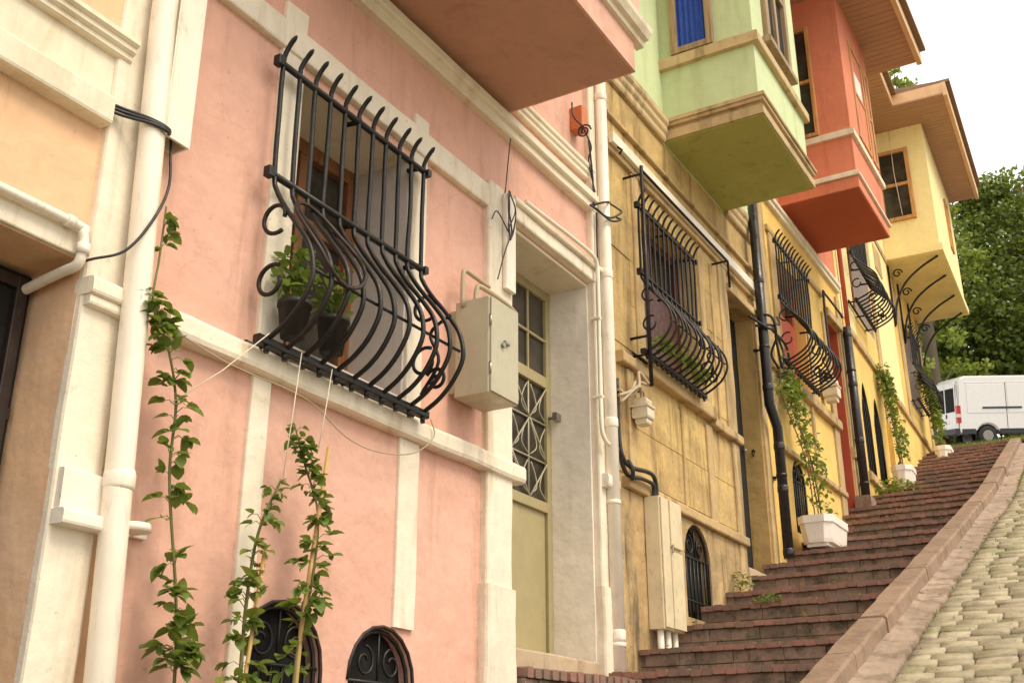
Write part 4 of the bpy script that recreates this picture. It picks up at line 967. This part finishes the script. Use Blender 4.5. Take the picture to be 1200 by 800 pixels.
bush('weeds', 'green weeds spreading under the middle planter', (.25, 1.1, 3.02), .28, .65, .12, 420, .05, 'leaf_yellow', 51, 'weeds', 'weeds on the steps')
FRAME[0] = Matrix()
bush('weeds', 'small weed tuft on the step below the ochre doorway', (.08, 7.95, 1.24), .07, .12, .10, 90, .03, 'leaf_yellow', 52, 'weeds', 'weeds on the steps')
bush('weeds', 'small weed tuft growing below the climber of the nearest planter', (.10, 10.25, 1.98), .12, .2, .10, 110, .04, 'leaf_yellow', 53, 'weeds', 'weeds on the steps')
bush('weeds', 'scattered weeds in front of the ochre cellar window', (.45, 7.3, 1.085), .12, .05, .03, 50, .03, 'leaf', 54, 'weeds', 'weeds on the steps')
bl_ = MB().rbox(.0, .17, 12.02, 12.26, 2.70, 2.84, .02, .004); solo('stone_block', bl_, 'kerb', 'small reddish stone block at the foot of the stout black downpipe', 'stone block')
lt = MB(); random.seed(5)
for k in range(150):
    i = random.randrange(16, len(YN) - 1); x = random.uniform(.05, 1.15) ** 1.0; y = YN[i] + random.choice((-.02, .0, .03, .3))
    leaf(lt, (x + bend(y), y, gz(YN[i]) + .018 + random.uniform(0, .01)), (random.uniform(-1, 1), random.uniform(-1, .2), random.uniform(-.1, .3)), random.uniform(.02, .045), .4, .6)
for k in range(140):
    y = random.uniform(4.5, 17); x = random.choice((KX + .2, 1.53, random.uniform(1.5, 2.6))) + random.uniform(-.02, .03)
    leaf(lt, (x + bend(y), y, gz(y) - .07), (random.uniform(-1, 1), random.uniform(-1, .2), random.uniform(0, .3)), random.uniform(.02, .04), .4, .6)
solo('fallen_leaves', lt, 'leaf_dry', kind='stuff')
# grass along joints and at the crest
gm = MB(); random.seed(77)
def blade(x, y, z, h):
    a = random.uniform(0, 6.28); dx, dy = math.cos(a) * .004, math.sin(a) * .004; l = random.uniform(-.5, .5) * h, random.uniform(-.5, .5) * h
    gm.add([(x - dx, y - dy, z), (x + dx, y + dy, z), (x + l[0], y + l[1], z + h)], [(0, 1, 2)])
for k in range(6000):
    y = random.uniform(18.65, 20.5); x = random.uniform(-.2, 3.0); blade(x + bend(19), y, gz(y) - .03, random.uniform(.04, .13))
for k in range(3800):
    y = random.uniform(4, 18); side = random.random()
    if noise.noise(Vector((y * .9, 3, 0))) < .0 and side < .5: continue
    x = KX + .195 + random.uniform(-.005, .015) if side < .3 else (1.538 + random.uniform(-.01, .01) if side < .45 else random.uniform(1.55, 3.2))
    if side >= .6 and noise.noise(Vector((x * 2.2, y * 1.4, 5))) < .12: continue
    blade(x + bend(y), y, gz(y) - .09, random.uniform(.01, .03))
solo('grass', gm, 'grass', kind='stuff')
sheet('verge', -1.0, 3.6, 18.95, 21.0, .006, 'earth', .3)
# ================================================================== VAN
vt = None
FRAME[0] = Matrix.Translation((-2.72, 40, 10.78)) @ Matrix.Rotation(R(32.4), 4, 'Z') @ Matrix.Rotation(R(-1.5), 4, 'Y') @ Matrix.Rotation(R(13), 4, 'X') @ Matrix.Scale(.96, 4)
vt = thing('parked_van', 'white panel van parked across the top of the steps, rear towards the houses', 'van', (2.7, 1, 0))
# local: x forward (0..5.6), y width (0 near .. 2.0 far), z up
side = [(0, .42), (-.02, .6), (0, 1.3), (.04, 2.2), (.12, 2.42), (.3, 2.5), (3.9, 2.5), (4.25, 2.42), (4.75, 1.65), (5.5, 1.28), (5.62, 1.1), (5.65, .5), (5.55, .38)]
wh = []
def wheelcut(cx): return [(cx + .42 * math.cos(a), .34 + .42 * math.sin(a)) for a in [math.pi * k / 8 for k in range(9)]]
prof = side + [(5.1, .38)] + wheelcut(4.6)[0:0] + [(cx, cz) for cx, cz in wheelcut(4.6) if cz >= .38] + [(cx, cz) for cx, cz in wheelcut(1.05) if cz >= .38] + [(.3, .38)]
vb = MB(); vb.prism(prof, (), 0, 2.0, 'Y'); body = part('body', vb, 'van', vt, bevel=.05)
pn = MB()
for x0, x1 in ((.35, 1.75), (1.85, 3.15)):
    pn.rbox(x0, x1, -.012, .0, 1.15, 2.2, .006)
pn.rbox(.3, 4.1, -.010, .0, 2.24, 2.27, .004)
part('side_panel', pn, 'van', body)
part('rub_strip', MB().rbox(.9, 2.35, -.03, -.011, 1.30, 1.37, .006), 'plastic', body)
part('sill_strip', MB().rbox(1.5, 4.15, -.015, .0, .39, .58, .006).rbox(.1, .6, -.015, .0, .39, .58, .006), 'plastic', body)
part('rear_bumper', MB().rbox(-.14, .02, .0, 2.0, .36, .60, .03), 'plastic', vt)
tl = part('taillight', MB().rbox(-.04, .10, -.015, .16, .80, 1.42, .02), 'taillight', vt); part('reversing_light', MB().rbox(-.045, .105, -.02, .163, 1.0, 1.12, .01), 'lamp_clear', tl)
part('taillight', MB().rbox(-.04, .10, 1.84, 2.015, .80, 1.42, .02), 'taillight', vt)
for y0 in (.22, 1.06): part('rear_window', MB().rbox(.0, .04, y0, y0 + .72, 1.28, 2.08, .03), 'glass', vt)
part('rear_door', MB().rbox(-.03, .02, .18, .995, .62, 2.3, .02).rbox(-.03, .02, 1.005, 1.82, .62, 2.3, .02), 'van', vt)
part('rear_window_glass', MB().rbox(-.045, -.025, .22, .94, 1.22, 2.08, .04).rbox(-.045, -.025, 1.06, 1.78, 1.22, 2.08, .04), 'dark', vt)
part('number_plate', MB().rbox(-.045, -.03, .72, 1.25, .82, .93, .004), 'van', vt)
part('door_handle', MB().rbox(-.06, -.03, .90, .96, 1.02, 1.16, .008), 'plastic', vt)
part('door_seam', MB().rbox(-.006, .004, -.004, .012, .6, 2.3, .002).rbox(1.78, 1.80, -.006, .002, .6, 2.25, .001).rbox(3.2, 3.22, -.006, .002, .6, 2.25, .001), 'plastic', body)
part('side_window', MB().prism([(3.75, 1.5), (4.65, 1.5), (4.3, 2.2), (3.75, 2.2)], (), -.012, .001, 'Y'), 'glass', vt)
for cx in (1.05, 4.6):
    for cy in (.02, 1.75):
        wl = part('wheel', MB().tube([(cx, cy, .34), (cx, cy + .03, .34), (cx, cy + .2, .34), (cx, cy + .23, .34)], [.28, .34, .34, .28], 24), 'tyre', vt)
        part('rim', MB().tube([(cx, cy - .01, .34), (cx, cy + .24, .34)], .19, 16), 'steel', wl)
FRAME[0] = Matrix()
# ================================================================== TREES
def tree(label, x, y, z, h, r, nclump, seed, mat='tree_leaf', leaf_s=.22, per=60, trunk=.3, low=.15):
    random.seed(seed); t = thing('broadleaf_tree', label, 'tree', (x, y, z), 'trees behind the van')
    tk = MB(); P = catmull([(x, y, z - .5), (x + random.uniform(-.3, .3), y, z + h * .3), (x + random.uniform(-.5, .5), y + random.uniform(-.4, .4), z + h * .6), (x + random.uniform(-.6, .6), y, z + h * .85)], 5)
    tk.tube(P, [trunk * (1 - .85 * i / len(P)) for i in range(len(P))], 8); cr = MB()
    for k in range(nclump):
        a = random.uniform(0, 2 * math.pi); v = random.uniform(low, 1.); q = random.uniform(.35, 1.) * math.sin(min(1, max(.12, (1.02 - v) * 1.35 + .12)) * math.pi / 2) ** .7
        rr = r * q * (1 + .25 * noise.noise(Vector((math.cos(a) * 2, math.sin(a) * 2, v * 3 + seed))))
        c = Vector((x + rr * math.cos(a), y + rr * math.sin(a), z + h * v))
        if k % 4 == 0:
            s = P[min(len(P) - 1, int(len(P) * v * .75))]; tk.tube([s, s.lerp(c, .5) + Vector((0, 0, .3)), c], [.09, .05, .015], 5, False)
        cs = random.uniform(.5, 1.05) * r * .24
        for j in range(per):
            d = Vector((random.gauss(0, 1), random.gauss(0, 1), random.gauss(0, .65))); d = d.normalized() * cs * random.random() ** .45
            p = c + d; u = Vector((random.uniform(-1, 1), random.uniform(-1, 1), random.uniform(-.6, .6))).normalized() * leaf_s * random.uniform(.6, 1.3)
            w_ = u.cross(Vector((random.uniform(-1, 1), random.uniform(-1, 1), random.uniform(-1, 1)))).normalized() * leaf_s * .42
            cr.add([p, p + u * .5 + w_, p + u, p + u * .5 - w_], [(0, 1, 2, 3)])
    part('trunk', tk, 'bark', t); part('crown', cr, mat, t); return t
G0 = gz(50)
tree('dark tree rising right behind the corner of the yellow house', -4.2, 48, 12, 14.3, 4.0, 250, 1, 'tree_leaf', .21, 75)
tree('broad dark tree directly above the middle of the van', -.8, 50, 12.5, 12.7, 4.1, 240, 2, 'tree_leaf', .21, 75)
tree('brighter green tree at the right edge behind the van', 3.2, 47, 12, 9.0, 3.4, 200, 3, 'tree_leaf_b', .24, 50)
tree('bright green tree crown that shows above the others beside the roof edge', -2.3, 56, 15, 12.8, 3.4, 130, 4, 'tree_leaf_b', .20, 60)
tree('tree whose top shows in the gap between the two roof overhangs', -3.6, 42, 11, 16.2, 2.2, 120, 5, 'tree_leaf_b', .22, 45)
tree('tree standing farther right beyond the edge of the street', 8.5, 49, 12.5, 11, 4.4, 170, 6, 'tree_leaf', .28, 45)
for i, (x, y) in enumerate(((-5.5, 46), (-2.2, 46.5), (1.2, 46), (4.6, 45.5))):
    tree(('lowest bushy tree against the yellow house corner', 'low bushy tree just left of the van roof', 'low bushy tree over the van roof', 'low bushy tree at the right edge behind the van')[i], x, y, 11.5, 7.2, 2.6, 130, 20 + i, 'tree_leaf', .25, 50, .15, .02)
# far building and hedge slope behind
fb = thing('distant_building', 'pale cream building glimpsed above the trees at the right edge', 'building', (2.5, 70, 18))
part('wall', MB().box(-1.0, 9, 70, 78, 16, 34.6), 'cream_clean', fb)
part('roof', MB().prism([(-1.4, 34.61), (9.4, 34.61), (4, 35.6)], (), 69.6, 78.4, 'Y'), 'rooftile', fb)
for x in (-.3, 1.6, 3.5, 5.4):
    for z in (29, 31.6): part('window', MB().box(x, x + .9, 69.95, 70.02, z, z + 1.4), 'glass', fb)
